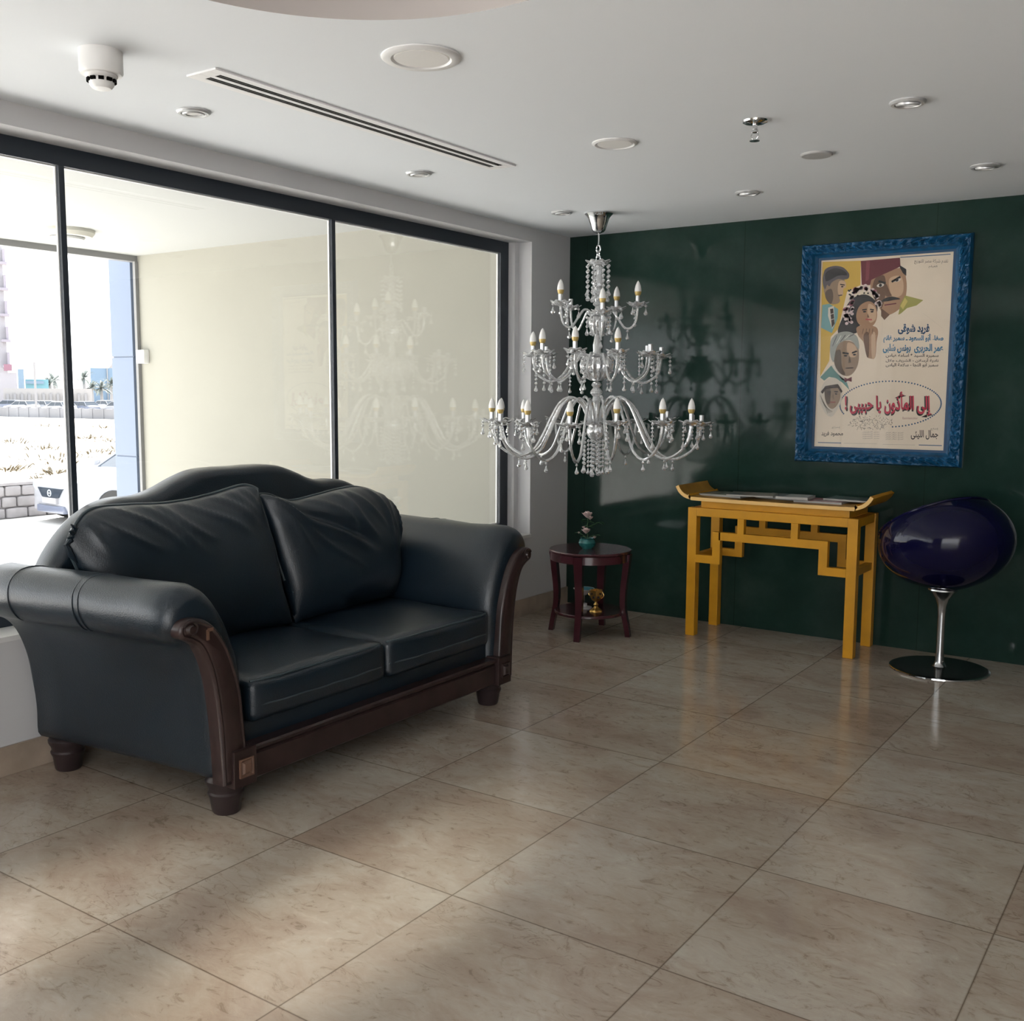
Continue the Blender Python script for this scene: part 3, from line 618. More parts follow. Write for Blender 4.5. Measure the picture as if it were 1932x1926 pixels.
# deck, front rail
bm = NB(); box(bm, X(0.10), X(0.90), -0.668, 0.668, 0.13, 0.285, 0.01); ob('seat_deck', bm, 'leather', so, angle=60)
bm = NB(); prism(bm, [(0.86, 0.106), (0.944, 0.106), (0.950, 0.112), (0.950, 0.186), (0.944, 0.192), (0.948, 0.198), (0.956, 0.203), (0.957, 0.212), (0.950, 0.218), (0.86, 0.218)], lambda u, v, d: (X(u), d, v), -0.690, 0.690)
ob('front_rail', bm, 'wood', so, smooth=False)
# seat cushions
for y0, y1 in ((-0.652, -0.004), (0.004, 0.652)):
    yc = (y0+y1)/2
    def wob(q, yc=yc):
        q.z += 0.006*noise.noise(Vector((q.x*5, q.y*5, yc*7)))*(1 if q.z > 0.38 else 0); q.x += 0.004*noise.noise(Vector((q.y*7, q.z*9, 3))); return q
    bm = NB(); rbox(bm, (X(0.60), yc, 0.348), (0.335, (y1-y0)/2, 0.072), 0.030, 22, crown=0.022, side=0.012, f=wob); cu = ob('seat_cushion', bm, 'leather', so, angle=80)
    for zz, rad_ in ((0.414, 0.0045), (0.335, 0.0030)):
        pts = []
        for i in range(25):
            v = -1+2*i/24; pts.append((X(0.929)+0.012*(1-v*v)*(0.9 if zz < 0.4 else 0.35)-(0.006 if zz > 0.4 else -0.0075)-0.010*(abs(v)**14), yc+v*(y1-y0)/2*0.965, zz+0.001*sin(i)))
        bm = NB(); tube(bm, pts, rad_, 6); ob('cushion_piping', bm, 'piping', cu)
# loose back cushions
def pillow(corner_bl, corner_br, top, T, seedv, wr, name='back_cushion'):
    """top: list of points along the upper edge (left to right)"""
    n = 64; tops = [Vector(p) for p in top]; bl, br = Vector(corner_bl), Vector(corner_br)
    L_ = [0.0]
    for a, b in zip(tops, tops[1:]): L_.append(L_[-1]+(b-a).length)
    sm = catmull([tuple(p) for p in tops], 10, closed=False)
    def topat(s):
        f = s*(len(sm)-1); i = min(int(f), len(sm)-2); return sm[i].lerp(sm[i+1], f-i)
    def mid(s, t):  # s,t in 0..1
        b = bl.lerp(br, s); return b.lerp(topat(s), t)
    nr = (mid(1, 0.5)-mid(0, 0.5)).cross(mid(0.5, 1)-mid(0.5, 0)).normalized()
    if nr.x < 0: nr = -nr
    bm = NB(); F = {}; B = {}
    for i in range(n+1):
        for j in range(n+1):
            s, t = i/n, j/n; u, v = 2*s-1, 2*t-1
            e = max(0.0, (1-abs(u)**3.2))**0.55*max(0.0, (1-abs(v)**3.2))**0.55
            p = mid(s, t); edge = e**0.5
            w = 1.5*wr(s, t)*min(1, e*3.0); w += 0.006*noise.noise(Vector((s*4+seedv, t*4, 0.3)))*e
            # edges pull in a little between the corners
            pin = (1-e)*0.010*sin((u*7+seedv))*sin(v*6+1)
            F[i, j] = bm.verts.new(p+nr*(T*0.58*e+w+pin))
            B[i, j] = F[i, j] if i in (0, n) or j in (0, n) else bm.verts.new(p-nr*(T*0.42*e))
    for i in range(n):
        for j in range(n):
            bm.faces.new((F[i, j], F[i+1, j], F[i+1, j+1], F[i, j+1]))
            try: bm.faces.new((B[i, j], B[i, j+1], B[i+1, j+1], B[i+1, j]))
            except ValueError: pass
    path = [F[0, j].co.copy() for j in range(n//3, n+1)]+[F[i, n].co.copy() for i in range(1, n+1)]+[F[n, j].co.copy() for j in range(n-1, n//3, -1)]
    o = ob(name, bm, 'leather', so, angle=80)
    bm = NB(); tube(bm, [p+nr*0.003 for p in path], 0.0058, 8); ob('cushion_piping', bm, 'piping', o)
    return o
def ridge(x): return math.exp(-x*x*1.3)
def folds(s, t, L_):
    w = 0; d = 1-t
    for s0, sl, ln, am, wd in L_:
        if d < ln: w += am*ridge((s-s0-sl*d-0.03*sin(9*d+s0*20))/wd)*sin(pi*min(1, d/ln+0.10))**0.8
    return w
def wrL(s, t):
    return folds(s, t, [(0.10, 0.30, 0.34, 0.007, 0.020), (0.19, 0.42, 0.42, 0.008, 0.022), (0.29, 0.46, 0.40, 0.009, 0.020), (0.37, 0.52, 0.48, 0.007, 0.018), (0.47, 0.46, 0.38, 0.009, 0.022), (0.57, 0.55, 0.40, 0.007, 0.020), (0.66, 0.62, 0.34, 0.008, 0.020), (0.78, 0.50, 0.26, 0.006, 0.018), (0.86, 0.30, 0.20, 0.005, 0.016)])
def wrR(s, t):
    w = folds(s, t, [(0.30, 0.50, 0.5, 0.007, 0.020), (0.40, 0.55, 0.55, 0.009, 0.022), (0.52, 0.50, 0.45, 0.008, 0.020), (0.63, 0.42, 0.5, 0.010, 0.024), (0.76, 0.30, 0.4, 0.008, 0.020), (0.88, 0.12, 0.5, 0.009, 0.020), (0.02, 0.70, 0.80, 0.006, 0.020), (0.0, 0.45, 0.6, 0.006, 0.025)])
    c = 0.06+0.95*(1-t); k = min(1, max(0, (t-0.40)/0.2))  # the deep fold falling from the upper left corner
    return w+k*(0.013*ridge((s-c+0.03)/0.045)-0.012*ridge((s-c-0.05)/0.05))
pillow((X(0.40), -0.74, 0.43), (X(0.44), -0.012, 0.425),
       [(X(0.33), -0.895, 0.835), (X(0.315), -0.845, 0.905), (X(0.30), -0.77, 0.943), (X(0.29), -0.637, 0.943), (X(0.285), -0.50, 0.934), (X(0.275), -0.36, 0.938), (X(0.27), -0.22, 0.955), (X(0.27), -0.10, 0.973), (X(0.30), -0.055, 0.955)], 0.17, 1.3, wrL)
pillow((X(0.44), 0.012, 0.425), (X(0.40), 0.66, 0.43),
       [(X(0.30), -0.045, 0.935), (X(0.29), 0.02, 0.930), (X(0.28), 0.13, 0.893), (X(0.275), 0.28, 0.903), (X(0.27), 0.42, 0.918), (X(0.27), 0.53, 0.922), (X(0.275), 0.64, 0.893), (X(0.30), 0.71, 0.845), (X(0.33), 0.735, 0.76)], 0.19, 4.1, wrR)
# puckered corner ears of the left cushion
bm = NB()
for k in range(4):
    a = R(150+k*14); tube(bm, [(X(0.335), -0.868, 0.845+0.012*k), (X(0.345), -0.868-0.020*cos(k*0.5), 0.850+0.014*k), (X(0.35), -0.906+0.007*k, 0.838+0.022*k)], [0.010, 0.009, 0.002], 6)
tube(bm, [(X(0.33), -0.865, 0.86), (X(0.34), -0.897, 0.835), (X(0.345), -0.885, 0.800), (X(0.35), -0.868, 0.775)], [0.012, 0.010, 0.010, 0.003], 6)
ob('cushion_corner', bm, 'leather', so)
bm = NB(); tube(bm, [(X(0.300), -0.045, 0.935), (X(0.305), -0.065, 0.945), (X(0.31), -0.095, 0.943), (X(0.31), -0.120, 0.948)], [0.007, 0.006, 0.005, 0.001], 6); ob('cushion_corner', bm, 'leather', so)

# ---------------------------------------------------------------- yellow console table
LX0, LX1, YF, YB, LW = 1.015, 1.944, -0.380, -0.012, 0.052
cx = (LX0+LX1)/2; cy = (YF+YB)/2
ct = thing('console_table', (cx, cy, 0), 'yellow lacquered altar-style console table with upturned ends against the green wall', 'console table')
def cb(name, parts, mat='yellow', bev=0.0025, parent=ct):
    bm = NB()
    for (x0, x1, y0, y1, z0, z1) in parts: box(bm, x0-cx, x1-cx, y0-cy, y1-cy, z0, z1, bev)
    return ob(name, bm, mat, parent, smooth=False)
for x0 in (LX0, LX1-LW):
    for y0 in (YF, YB-LW): cb('leg', [(x0, x0+LW, y0, y0+LW, 0, 0.718)])
for y0 in (YF, YB-LW):
    y1 = y0+0.034
    cb('rail', [(LX0+LW, LX1-LW, y0, y0+LW*0.9, 0.672, 0.718)])
    f = cb('fretwork', [(1.200, 1.750, y0, y1, 0.548, 0.592), (1.305-0.0, 1.341, y0, y1, 0.592, 0.672), (1.600, 1.637, y0, y1, 0.592, 0.672),
                    (1.164, 1.208, y0, y1, 0.415, 0.592), (1.750, 1.795, y0, y1, 0.415, 0.592), (LX0+LW, 1.164, y0, y1, 0.415, 0.458), (1.795, LX1-LW, y0, y1, 0.415, 0.458)], bev=0.0)
for x0 in (LX0, LX1-LW):
    cb('side_rail', [(x0+0.006, x0+LW-0.006, YF+LW, YB-LW, 0.672, 0.716)], bev=0); cb('side_rail', [(x0+0.010, x0+LW-0.010, YF+LW, YB-LW, 0.418, 0.455)], bev=0)
cb('neck', [(1.082, 1.893, YF+0.022, YB-0.022, 0.718, 0.760)])
topc = [(-0.520, 0.838), (-0.505, 0.812), (-0.480, 0.792), (-0.445, 0.781), (-0.400, 0.777), (0, 0.775), (0.400, 0.777), (0.445, 0.781), (0.480, 0.792), (0.505, 0.812), (0.522, 0.838)]
tc_ = [Vector(p) for p in catmull(topc, 5, closed=False)]
th = 0.019; low = []
for i, p in enumerate(tc_):
    t_ = (tc_[min(i+1, len(tc_)-1)]-tc_[max(i-1, 0)]).normalized(); low.append(p+Vector((t_.y, -t_.x))*th)
bm = NB(); y0, y1 = YF-0.012-cy, 0.0-cy-0.004; n = len(tc_)
A = [[bm.verts.new((p.x, y, p.y)) for p in row] for row in (tc_, low) for y in (y0, y1)]
fu_, bu_, fl_, bl_ = A
for i in range(n-1):
    f = bm.faces.new((fu_[i], fu_[i+1], bu_[i+1], bu_[i])); f.material_index = 2
    bm.faces.new((fl_[i], bl_[i], bl_[i+1], fl_[i+1]))
    f = bm.faces.new((fu_[i], fl_[i], fl_[i+1], fu_[i+1])); f.material_index = 1
    bm.faces.new((bu_[i], bu_[i+1], bl_[i+1], bl_[i]))
bm.faces.new((fu_[0], bu_[0], bl_[0], fl_[0])); bm.faces.new((fu_[-1], fl_[-1], bl_[-1], bu_[-1]))
ob('table_top', bm, ['yellow', 'yellowedge', 'yellowtop'], ct, angle=40)
# magazines on the table
def magazine(c, sx, sy, h, rz, base_col, blocks, label, shine=0.3):
    t = thing('magazine', (c[0], c[1], 0.7765+c[2]), label, 'magazine', 'magazines on the yellow console table', rz)
    bm = NB(); box(bm, -sx/2+0.001, sx/2-0.001, -sy/2+0.001, sy/2-0.001, 0.0005, h-0.0005); ob('pages', bm, pm('page_edges', (0.42, 0.41, 0.38), 0.7), t, smooth=False)
    bm = NB(); box(bm, -sx/2, sx/2, -sy/2, sy/2, h-0.0005, h); box(bm, -sx/2, sx/2, -sy/2, sy/2, 0, 0.0005); mats = [pm('cover_print', base_col, shine)]
    for k, (x0, x1, y0, y1, c_) in enumerate(blocks):
        n0 = len(bm.faces); box(bm, x0*sx/2, x1*sx/2, y0*sy/2, y1*sy/2, h, h+0.0003); mats.append(pm('cover_ink', c_, shine)); bm.faces.ensure_lookup_table()
        for f in bm.faces[n0:]: f.material_index = k+1
    ob('cover', bm, mats, t, smooth=False)
magazine((1.170, -0.190, 0), 0.20, 0.26, 0.012, 1.45, (0.12, 0.14, 0.11), [(-0.8, 0.8, -0.7, 0.2, (0.22, 0.25, 0.17)), (-0.8, 0.3, 0.4, 0.8, (0.35, 0.34, 0.28))], 'magazine with grey-green cover nearest the left end of the yellow table')
magazine((1.335, -0.250, 0.0165), 0.19, 0.25, 0.008, 1.75, (0.20, 0.17, 0.14), [(-0.6, 0.9, -0.9, 0.1, (0.34, 0.30, 0.25)), (-0.9, 0, 0.4, 0.9, (0.09, 0.11, 0.12))], 'magazine with beige and brown cover between the grey-green and the black magazines')
magazine((1.470, -0.140, 0), 0.19, 0.24, 0.016, 1.40, (0.025, 0.03, 0.032), [(-0.7, 0.4, -0.8, 0.0, (0.07, 0.08, 0.08))], 'black magazine in the middle of the yellow table')
magazine((1.580, -0.270, 0.0165), 0.17, 0.17, 0.014, 1.66, (0.10, 0.11, 0.12), [(-0.9, 0.9, -0.9, 0.5, (0.45, 0.46, 0.44))], 'small brochure with whitish cover at the front middle of the yellow table')
magazine((1.705, -0.215, 0), 0.19, 0.25, 0.012, 1.62, (0.24, 0.035, 0.06), [(-0.9, -0.1, -0.7, 0.9, (0.34, 0.26, 0.26)), (0.2, 0.9, 0.1, 0.8, (0.30, 0.10, 0.12))], 'magazine with crimson and pink cover on the yellow table')
magazine((1.835, -0.150, 0.0125), 0.18, 0.23, 0.010, 1.50, (0.05, 0.07, 0.07), [(-0.8, 0.8, -0.2, 0.8, (0.09, 0.14, 0.13))], 'dark teal magazine nearest the right end of the yellow table')

# ---------------------------------------------------------------- framed poster
PX0, PX1, PZ0, PZ1 = 1.482, 2.343, 0.974, 2.137; IX0, IX1, IZ0, IZ1 = 1.583, 2.252, 1.058, 2.053
pcx, pcz = (PX0+PX1)/2, (PZ0+PZ1)/2
po = thing('framed_poster', (pcx, -0.001, pcz), 'vintage film poster in a carved bright blue picture frame on the green wall', 'framed poster')
def frame_side(name, a, b, ia, ib, inward):
    """a,b outer corners; ia,ib inner corners (x,z); carved grid between"""
    a, b, ia, ib = map(Vector, (a, b, ia, ib)); n = int((b-a).length/0.0045); m_ = 30
    bm = NB(); G = {}
    prof_ = lambda w: 0.020+0.026*min(1, w/0.10) if w < 0.10 else (0.046 if w < 0.72 else 0.046-0.020*min(1, (w-0.72)/0.10)) if w < 0.82 else 0.026-0.010*(w-0.82)/0.18
    Lg = (b-a).length
    for i in range(n+1):
        s = i/n
        for j in range(m_+1):
            w = j/m_; p = a.lerp(b, s).lerp(ia.lerp(ib, s), w); d = prof_(w)
            if 0.08 < w < 0.74:
                u = s*Lg/0.050; q = (w-0.08)/0.66; env = sin(pi*q)**0.5
                k = (sin(2*pi*u+4.2*sin(pi*q*1.0))*0.5+0.5)**1.5; k2 = noise.noise(Vector((u*2.3, q*3.1, Lg)))
                leaf = abs(sin(pi*u*2+9*q+3*k2))
                d += env*(0.012*k+0.010*leaf-0.008+0.009*k2)
            G[i, j] = bm.verts.new((p.x-pcx, -d, p.y-pcz))
    for i in range(n):
        for j in range(m_): bm.faces.new((G[i, j], G[i+1, j], G[i+1, j+1], G[i, j+1]))
    # outer and inner edges down to the wall
    for j in (0, m_):
        vb = [bm.verts.new((G[i, j].co.x, 0.0, G[i, j].co.z)) for i in range(n+1)]
        for i in range(n): bm.faces.new((G[i, j], G[i+1, j], vb[i+1], vb[i]))
    o = ob(name, bm, 'bluepaint', po, angle=50); return o
frame_side('carved_frame', (PX0, PZ1), (PX1, PZ1), (IX0-0.012, IZ1+0.012), (IX1+0.012, IZ1+0.012), 1)
frame_side('carved_frame', (PX0, PZ0), (PX1, PZ0), (IX0-0.012, IZ0-0.012), (IX1+0.012, IZ0-0.012), 1)
frame_side('carved_frame', (PX0, PZ0), (PX0, PZ1), (IX0-0.012, IZ0-0.012), (IX0-0.012, IZ1+0.012), 1)
frame_side('carved_frame', (PX1, PZ0), (PX1, PZ1), (IX1+0.012, IZ0-0.012), (IX1+0.012, IZ1+0.012), 1)
bm = NB()
for q in ((IX0-0.013, IX1+0.013, IZ1, IZ1+0.013), (IX0-0.013, IX1+0.013, IZ0-0.013, IZ0), (IX0-0.013, IX0, IZ0, IZ1), (IX1, IX1+0.013, IZ0, IZ1)):
    box(bm, q[0]-pcx, q[1]-pcx, -0.014, -0.004, q[2]-pcz, q[3]-pcz)
ob('inner_lip', bm, 'bluedark', po, smooth=False)
bm = NB(); box(bm, PX0+0.01-pcx, PX1-0.01-pcx, -0.006, 0.0, PZ0+0.01-pcz, PZ1-0.01-pcz); ob('backing_board', bm, 'black', po, smooth=False)
# poster print: paper u 0..1 left to right, v 0..1 bottom to top (from the inner opening)
PW, PH = IX1-IX0, IZ1-IZ0
pal = {}; pmats = []
def ink(col):
    if col not in pal:
        pal[col] = len(pmats); pmats.append(pm('poster_ink', col, 0.65) if col != 'paper' else M['paper'])
    return pal[col]
pb = NB()
def P3(u, v, lay): return (IX0+u*PW-pcx, -0.0062-0.00012*lay, IZ0+v*PH-pcz)
def shape(pts, col, lay, sm=False):
    if sm: pts = [tuple(p) for p in catmull(pts, 5)]
    vs = [pb.verts.new(P3(u, v, lay)) for u, v in pts]; f = pb.faces.new(vs); f.material_index = ink(col)
    if f.normal.dot(Vector((0, -1, 0))) < 0: f.normal_flip()
def ell(u, v, ru, rv, col, lay, rot=0, n=22):
    pts = []
    for k in range(n):
        a = 2*pi*k/n; x, y = ru*PW*cos(a), rv*PW*sin(a); pts.append((u+(x*cos(rot)-y*sin(rot))/PW, v+(x*sin(rot)+y*cos(rot))/PH))
    shape(pts, col, lay)
def line(pts, wd, col, lay):
    for (a, b), (c, d) in zip(pts, pts[1:]):
        dx, dy = (c-a)*PW, (d-b)*PH; l = math.hypot(dx, dy) or 1; nx, ny = -dy/l*wd/2/PW, dx/l*wd/2/PH
        shape([(a+nx, b+ny), (c+nx, d+ny), (c-nx, d-ny), (a-nx, b-ny)], col, lay)
def px(x, y):
    """close-up sheet coordinates of the poster -> u,v (bilinear)"""
    # corners of the paper in the sheet: TL(262,290) TR(1272,218) BR(1190,1722) BL(210,1692)
    v = 1-(y-254)/(1707-254)
    for _ in range(6):
        xl = 210+(262-210)*v; xr = 1190+(1272-1190)*v; u = (x-xl)/(xr-xl)
        yt = 290+(218-290)*u; yb = 1692+(1722-1692)*u; v = (yb-y)/(yb-yt)
    return (u, v)
def P(*xy): return [px(xy[i], xy[i+1]) for i in range(0, len(xy), 2)]
SK, SKD, SKL = (0.34, 0.20, 0.12), (0.14, 0.08, 0.05), (0.50, 0.34, 0.22)
GSK, GSKD = (0.27, 0.19, 0.13), (0.11, 0.08, 0.06)
HAIR, HAIRL = (0.03, 0.028, 0.03), (0.10, 0.09, 0.10)
YEL, MAR, TEAL, NAV, BRN = (0.55, 0.36, 0.07), (0.13, 0.025, 0.035), (0.17, 0.33, 0.34), (0.03, 0.09, 0.18), (0.05, 0.035, 0.03)
shape([(0.0, 0.0), (1, 0), (1, 1), (0, 1)], 'paper', 0)
# ochre ground behind the left column of portraits
shape(P(272, 300, 578, 288, 575, 470, 470, 520, 400, 800, 340, 860, 330, 1040, 256, 1160, 262, 700), YEL, 1)
# top rule and bottom rules
line(P(880, 262, 1248, 238), 0.0042, NAV, 2); line(P(240, 1663, 425, 1667), 0.004, NAV, 2); line(P(1012, 1680, 1178, 1684), 0.004, NAV, 2)
# first portrait: dark haired man with tie, looking to the right
shape(P(272, 620, 330, 610, 400, 650, 395, 720, 350, 830, 262, 790), TEAL, 2); shape(P(320, 640, 365, 625, 372, 760, 352, 800, 318, 700), (0.60, 0.55, 0.47), 3)
shape(P(335, 650, 360, 645, 372, 760, 350, 790), BRN, 4); line(P(338, 690, 368, 680), 0.004, (0.5, 0.45, 0.4), 5); line(P(342, 730, 370, 722), 0.004, (0.5, 0.45, 0.4), 5)
shape(P(285, 430, 330, 400, 420, 400, 452, 440, 462, 480, 440, 500, 438, 540, 410, 560, 415, 590, 390, 610, 340, 610, 300, 560, 282, 500), GSK, 4, True)
shape(P(410, 440, 455, 445, 462, 485, 440, 500, 436, 545, 408, 550, 395, 500), SKL, 5, True); shape(P(300, 520, 345, 500, 360, 560, 340, 612, 300, 570), GSKD, 5, True)
shape(P(278, 400, 300, 350, 370, 328, 440, 340, 485, 385, 480, 420, 440, 430, 400, 425, 350, 450, 330, 480, 310, 470, 296, 500, 280, 480, 274, 440), HAIRL, 6, True); shape(P(300, 380, 370, 345, 440, 360, 470, 395, 400, 400, 340, 430, 300, 440), HAIR, 7, True)
line(P(415, 465, 452, 470), 0.006, HAIR, 7); line(P(400, 548, 432, 545), 0.005, HAIR, 7); ell(*px(432, 482), 0.010, 0.006, HAIR, 7)
# second portrait: man with red felt hat and moustache
shape(P(690, 400, 880, 340, 925, 430, 920, 560, 880, 640, 800, 690, 750, 680, 700, 600, 660, 520, 655, 440), SK, 3, True)
shape(P(690, 420, 760, 400, 770, 520, 740, 640, 700, 600, 665, 520), SKD, 4, True); shape(P(800, 420, 880, 400, 905, 470, 890, 540, 830, 560, 800, 500), SKL, 4, True)
shape(P(578, 290, 878, 264, 882, 330, 660, 430, 650, 470, 585, 468), MAR, 5); shape(P(620, 290, 650, 288, 640, 430, 615, 440), (0.20, 0.05, 0.06), 6); shape(P(876, 320, 925, 350, 925, 400, 900, 380, 878, 340), HAIR, 5)
line(P(715, 440, 770, 455), 0.011, HAIR, 6); line(P(815, 445, 882, 405), 0.011, HAIR, 6)
for ex, ey in ((730, 470), (855, 430)): ell(*px(ex, ey), 0.028, 0.014, (0.6, 0.56, 0.5), 6, 0.15); ell(*px(ex, ey), 0.012, 0.012, HAIR, 7)
shape(P(775, 460, 800, 520, 815, 545, 780, 555, 765, 530), SKD, 5, True); shape(P(735, 590, 780, 560, 830, 555, 880, 572, 830, 580, 780, 590), HAIR, 6, True); line(P(760, 618, 850, 605), 0.006, MAR, 6)
shape(P(735, 640, 800, 690, 760, 730, 735, 700), SKD, 4); shape(P(880, 610, 915, 545, 1050, 580, 1000, 620, 930, 640, 885, 680, 865, 690), (0.30, 0.28, 0.07), 4); shape(P(880, 625, 915, 560, 935, 590, 900, 650), (0.52, 0.42, 0.12), 5)
# third portrait: woman with flowered headdress, chin on her hands
shape(P(440, 700, 470, 620, 530, 560, 620, 540, 700, 600, 690, 700, 560, 780, 540, 830, 400, 830), HAIR, 5, True)
shape(P(575, 620, 640, 590, 690, 620, 705, 690, 690, 750, 650, 785, 590, 780, 550, 740, 545, 680), SK, 6, True); shape(P(640, 610, 690, 640, 695, 720, 650, 750, 630, 690), SKL, 7, True)
line(P(590, 655, 625, 650), 0.007, HAIR, 8); line(P(650, 650, 680, 655), 0.007, HAIR, 8); ell(*px(608, 668), 0.013, 0.007, HAIR, 8); ell(*px(666, 668), 0.012, 0.007, HAIR, 8)
line(P(615, 725, 665, 728), 0.007, (0.40, 0.08, 0.08), 8); shape(P(632, 680, 645, 712, 628, 712), SKD, 8)
rn = random.Random(3)
for k in range(46):
    a = pi*(0.02+0.98*rn.random()); rr = 0.9+0.25*rn.random(); x = 590+125*rr*cos(a); y = 640-150*rr*sin(a)+(60 if x < 520 else 0)+rn.uniform(-8, 30)*(x < 500)
    ell(*px(x, y), 0.013+0.008*rn.random(), 0.013, (0.62, 0.50, 0.48) if k % 4 else (0.28, 0.10, 0.14), 9, rn.random())
for k in range(14): ell(*px(490+rn.uniform(-22, 28), 640+k*9), 0.013, 0.012, (0.60, 0.48, 0.48), 9)
for k in range(12): ell(*px(500+rn.uniform(-30, 200), 520+rn.uniform(-20, 60)), 0.007, 0.007, HAIR, 10)
shape(P(545, 790, 600, 770, 690, 780, 712, 820, 700, 900, 690, 1010, 650, 1020, 625, 1000, 600, 900, 560, 850), SK, 7, True); shape(P(600, 850, 640, 830, 640, 1000, 620, 990), SKD, 8, True); shape(P(660, 850, 690, 830, 690, 1000, 665, 1010), SKL, 8, True)
for k in range(4): line(P(600+k*24, 795, 590+k*26, 835), 0.003, SKD, 9)
# fourth portrait: grey haired man with bow tie
shape(P(256, 1165, 345, 1075, 380, 1120, 470, 1200, 490, 1260, 430, 1200, 330, 1160, 290, 1190), (0.12, 0.24, 0.22), 3); shape(P(345, 1075, 380, 1060, 450, 1160, 500, 1220, 430, 1180), (0.58, 0.53, 0.46), 3)
shape(P(365, 960, 400, 900, 500, 890, 560, 950, 558, 1060, 520, 1130, 470, 1155, 410, 1130, 370, 1060), GSK, 4, True); shape(P(370, 980, 420, 960, 430, 1080, 460, 1145, 410, 1130, 372, 1060), GSKD, 5, True); shape(P(480, 900, 540, 930, 545, 1000, 500, 1010, 470, 960), SKL, 5, True)
shape(P(335, 960, 345, 880, 400, 830, 480, 818, 545, 850, 565, 910, 560, 950, 500, 885, 420, 900, 385, 950, 372, 1010, 362, 1050, 345, 1020), (0.30, 0.31, 0.28), 6, True)
for k in range(5): line(P(355+k*32, 930-k*18, 390+k*34, 850-k*3), 0.004, (0.55, 0.55, 0.48) if k % 2 else HAIRL, 7)
line(P(435, 978, 485, 985), 0.009, HAIR, 7); line(P(510, 980, 548, 965), 0.009, HAIR, 7)
for ex, ey in ((460, 1000), (530, 992)): ell(*px(ex, ey), 0.014, 0.007, HAIR, 7)
shape(P(488, 1000, 505, 1050, 480, 1055), GSKD, 7); line(P(460, 1095, 520, 1092), 0.006, BRN, 7); shape(P(450, 1165, 475, 1175, 508, 1160, 508, 1198, 478, 1190, 452, 1205), MAR, 6)
# fifth portrait: figure with pale head wrap
shape(P(262, 1260, 290, 1200, 350, 1165, 410, 1190, 432, 1250, 430, 1330, 400, 1400, 350, 1465, 300, 1440, 262, 1370, 245, 1300), (0.56, 0.50, 0.42), 4, True)
shape(P(300, 1240, 355, 1225, 412, 1240, 418, 1320, 390, 1380, 350, 1405, 310, 1370, 292, 1300), GSK, 5, True); shape(P(300, 1260, 340, 1250, 335, 1360, 310, 1360, 293, 1300), GSKD, 6, True)
shape(P(262, 1275, 300, 1230, 400, 1215, 436, 1270, 425, 1285, 400, 1245, 310, 1250, 275, 1290), BRN, 6); line(P(310, 1278, 345, 1275), 0.006, HAIR, 7); line(P(368, 1272, 400, 1275), 0.006, HAIR, 7)
ell(*px(330, 1292), 0.010, 0.006, HAIR, 7); ell(*px(385, 1290), 0.010, 0.006, HAIR, 7); line(P(335, 1355, 380, 1352), 0.007, (0.25, 0.08, 0.07), 7); line(P(360, 1290, 362, 1330), 0.004, GSKD, 7)
for k in range(4): line(P(258+k*8, 1300+k*25, 320+k*12, 1440-k*4), 0.003, (0.25, 0.22, 0.18), 7)
# dotted oval around the title
for k in range(96):
    a = 2*pi*k/96; x = 795+380*cos(a); y = 1367+175*sin(a)-(x-795)*0.02
    if 0.48*pi < a < 0.87*pi and k % 1 == 0: continue
    u, v = px(x, y); ell(u, v, 0.0062, 0.0062, NAV, 3, n=8)
# small drawn crowd below the title
rn = random.Random(5)
for k in range(150):
    x = 490+330*rn.random(); y = 1450+105*rn.random(); 
    if (x-660)**2/175**2+(y-1505)**2/58**2 > 1: continue
    a = rn.random()*3; d = 8+12*rn.random(); line(P(x, y, x+d*cos(a), y+d*sin(a)), 0.0016, BRN, 4)
# ---- lettering, shaped from right to left with the joining forms
FORM = {}
def _reg(ch_, base, n): FORM[ch_] = (base, n)
for ch_, b_, n_ in [('ا', 0xFE8D, 2), ('أ', 0xFE83, 2), ('إ', 0xFE87, 2), ('ب', 0xFE8F, 4), ('ة', 0xFE93, 2), ('ت', 0xFE95, 4), ('ج', 0xFE9D, 4), ('ح', 0xFEA1, 4), ('د', 0xFEA9, 2), ('ذ', 0xFEAB, 2), ('ر', 0xFEAD, 2), ('ز', 0xFEAF, 2), ('س', 0xFEB1, 4), ('ش', 0xFEB5, 4), ('ص', 0xFEB9, 4), ('ع', 0xFEC9, 4), ('غ', 0xFECD, 4), ('ف', 0xFED1, 4), ('ق', 0xFED5, 4), ('ك', 0xFED9, 4), ('ل', 0xFEDD, 4), ('م', 0xFEE1, 4), ('ن', 0xFEE5, 4), ('ه', 0xFEE9, 4), ('و', 0xFEED, 2), ('ى', 0xFEEF, 2), ('ي', 0xFEF1, 4), ('ء', 0xFE80, 1), ('ض', 0xFEBD, 4), ('خ', 0xFEA5, 4), ('ث', 0xFE99, 4), ('ئ', 0xFE89, 4), ('ط', 0xFEC1, 4)]: _reg(ch_, b_, n_)
def shape_ar(s):
    s = s.replace('لأ', '\uE001').replace('لا', '\uE000'); out = []
    F2 = dict(FORM); F2['\uE000'] = (0xFEFB, 2); F2['\uE001'] = (0xFEF7, 2)
    for i, c in enumerate(s):
        if c not in F2: out.append(c); continue
        b_, n_ = F2[c]; prev = i > 0 and s[i-1] in F2 and F2[s[i-1]][1] == 4; nxt = i < len(s)-1 and s[i+1] in F2 and F2[s[i+1]][1] >= 2
        if n_ == 1: out.append(chr(b_)); continue
        if n_ == 2: out.append(chr(b_+(1 if prev else 0))); continue
        out.append(chr(b_+(3 if prev and nxt else 1 if prev else 2 if nxt else 0)))
    return ''.join(reversed(out))
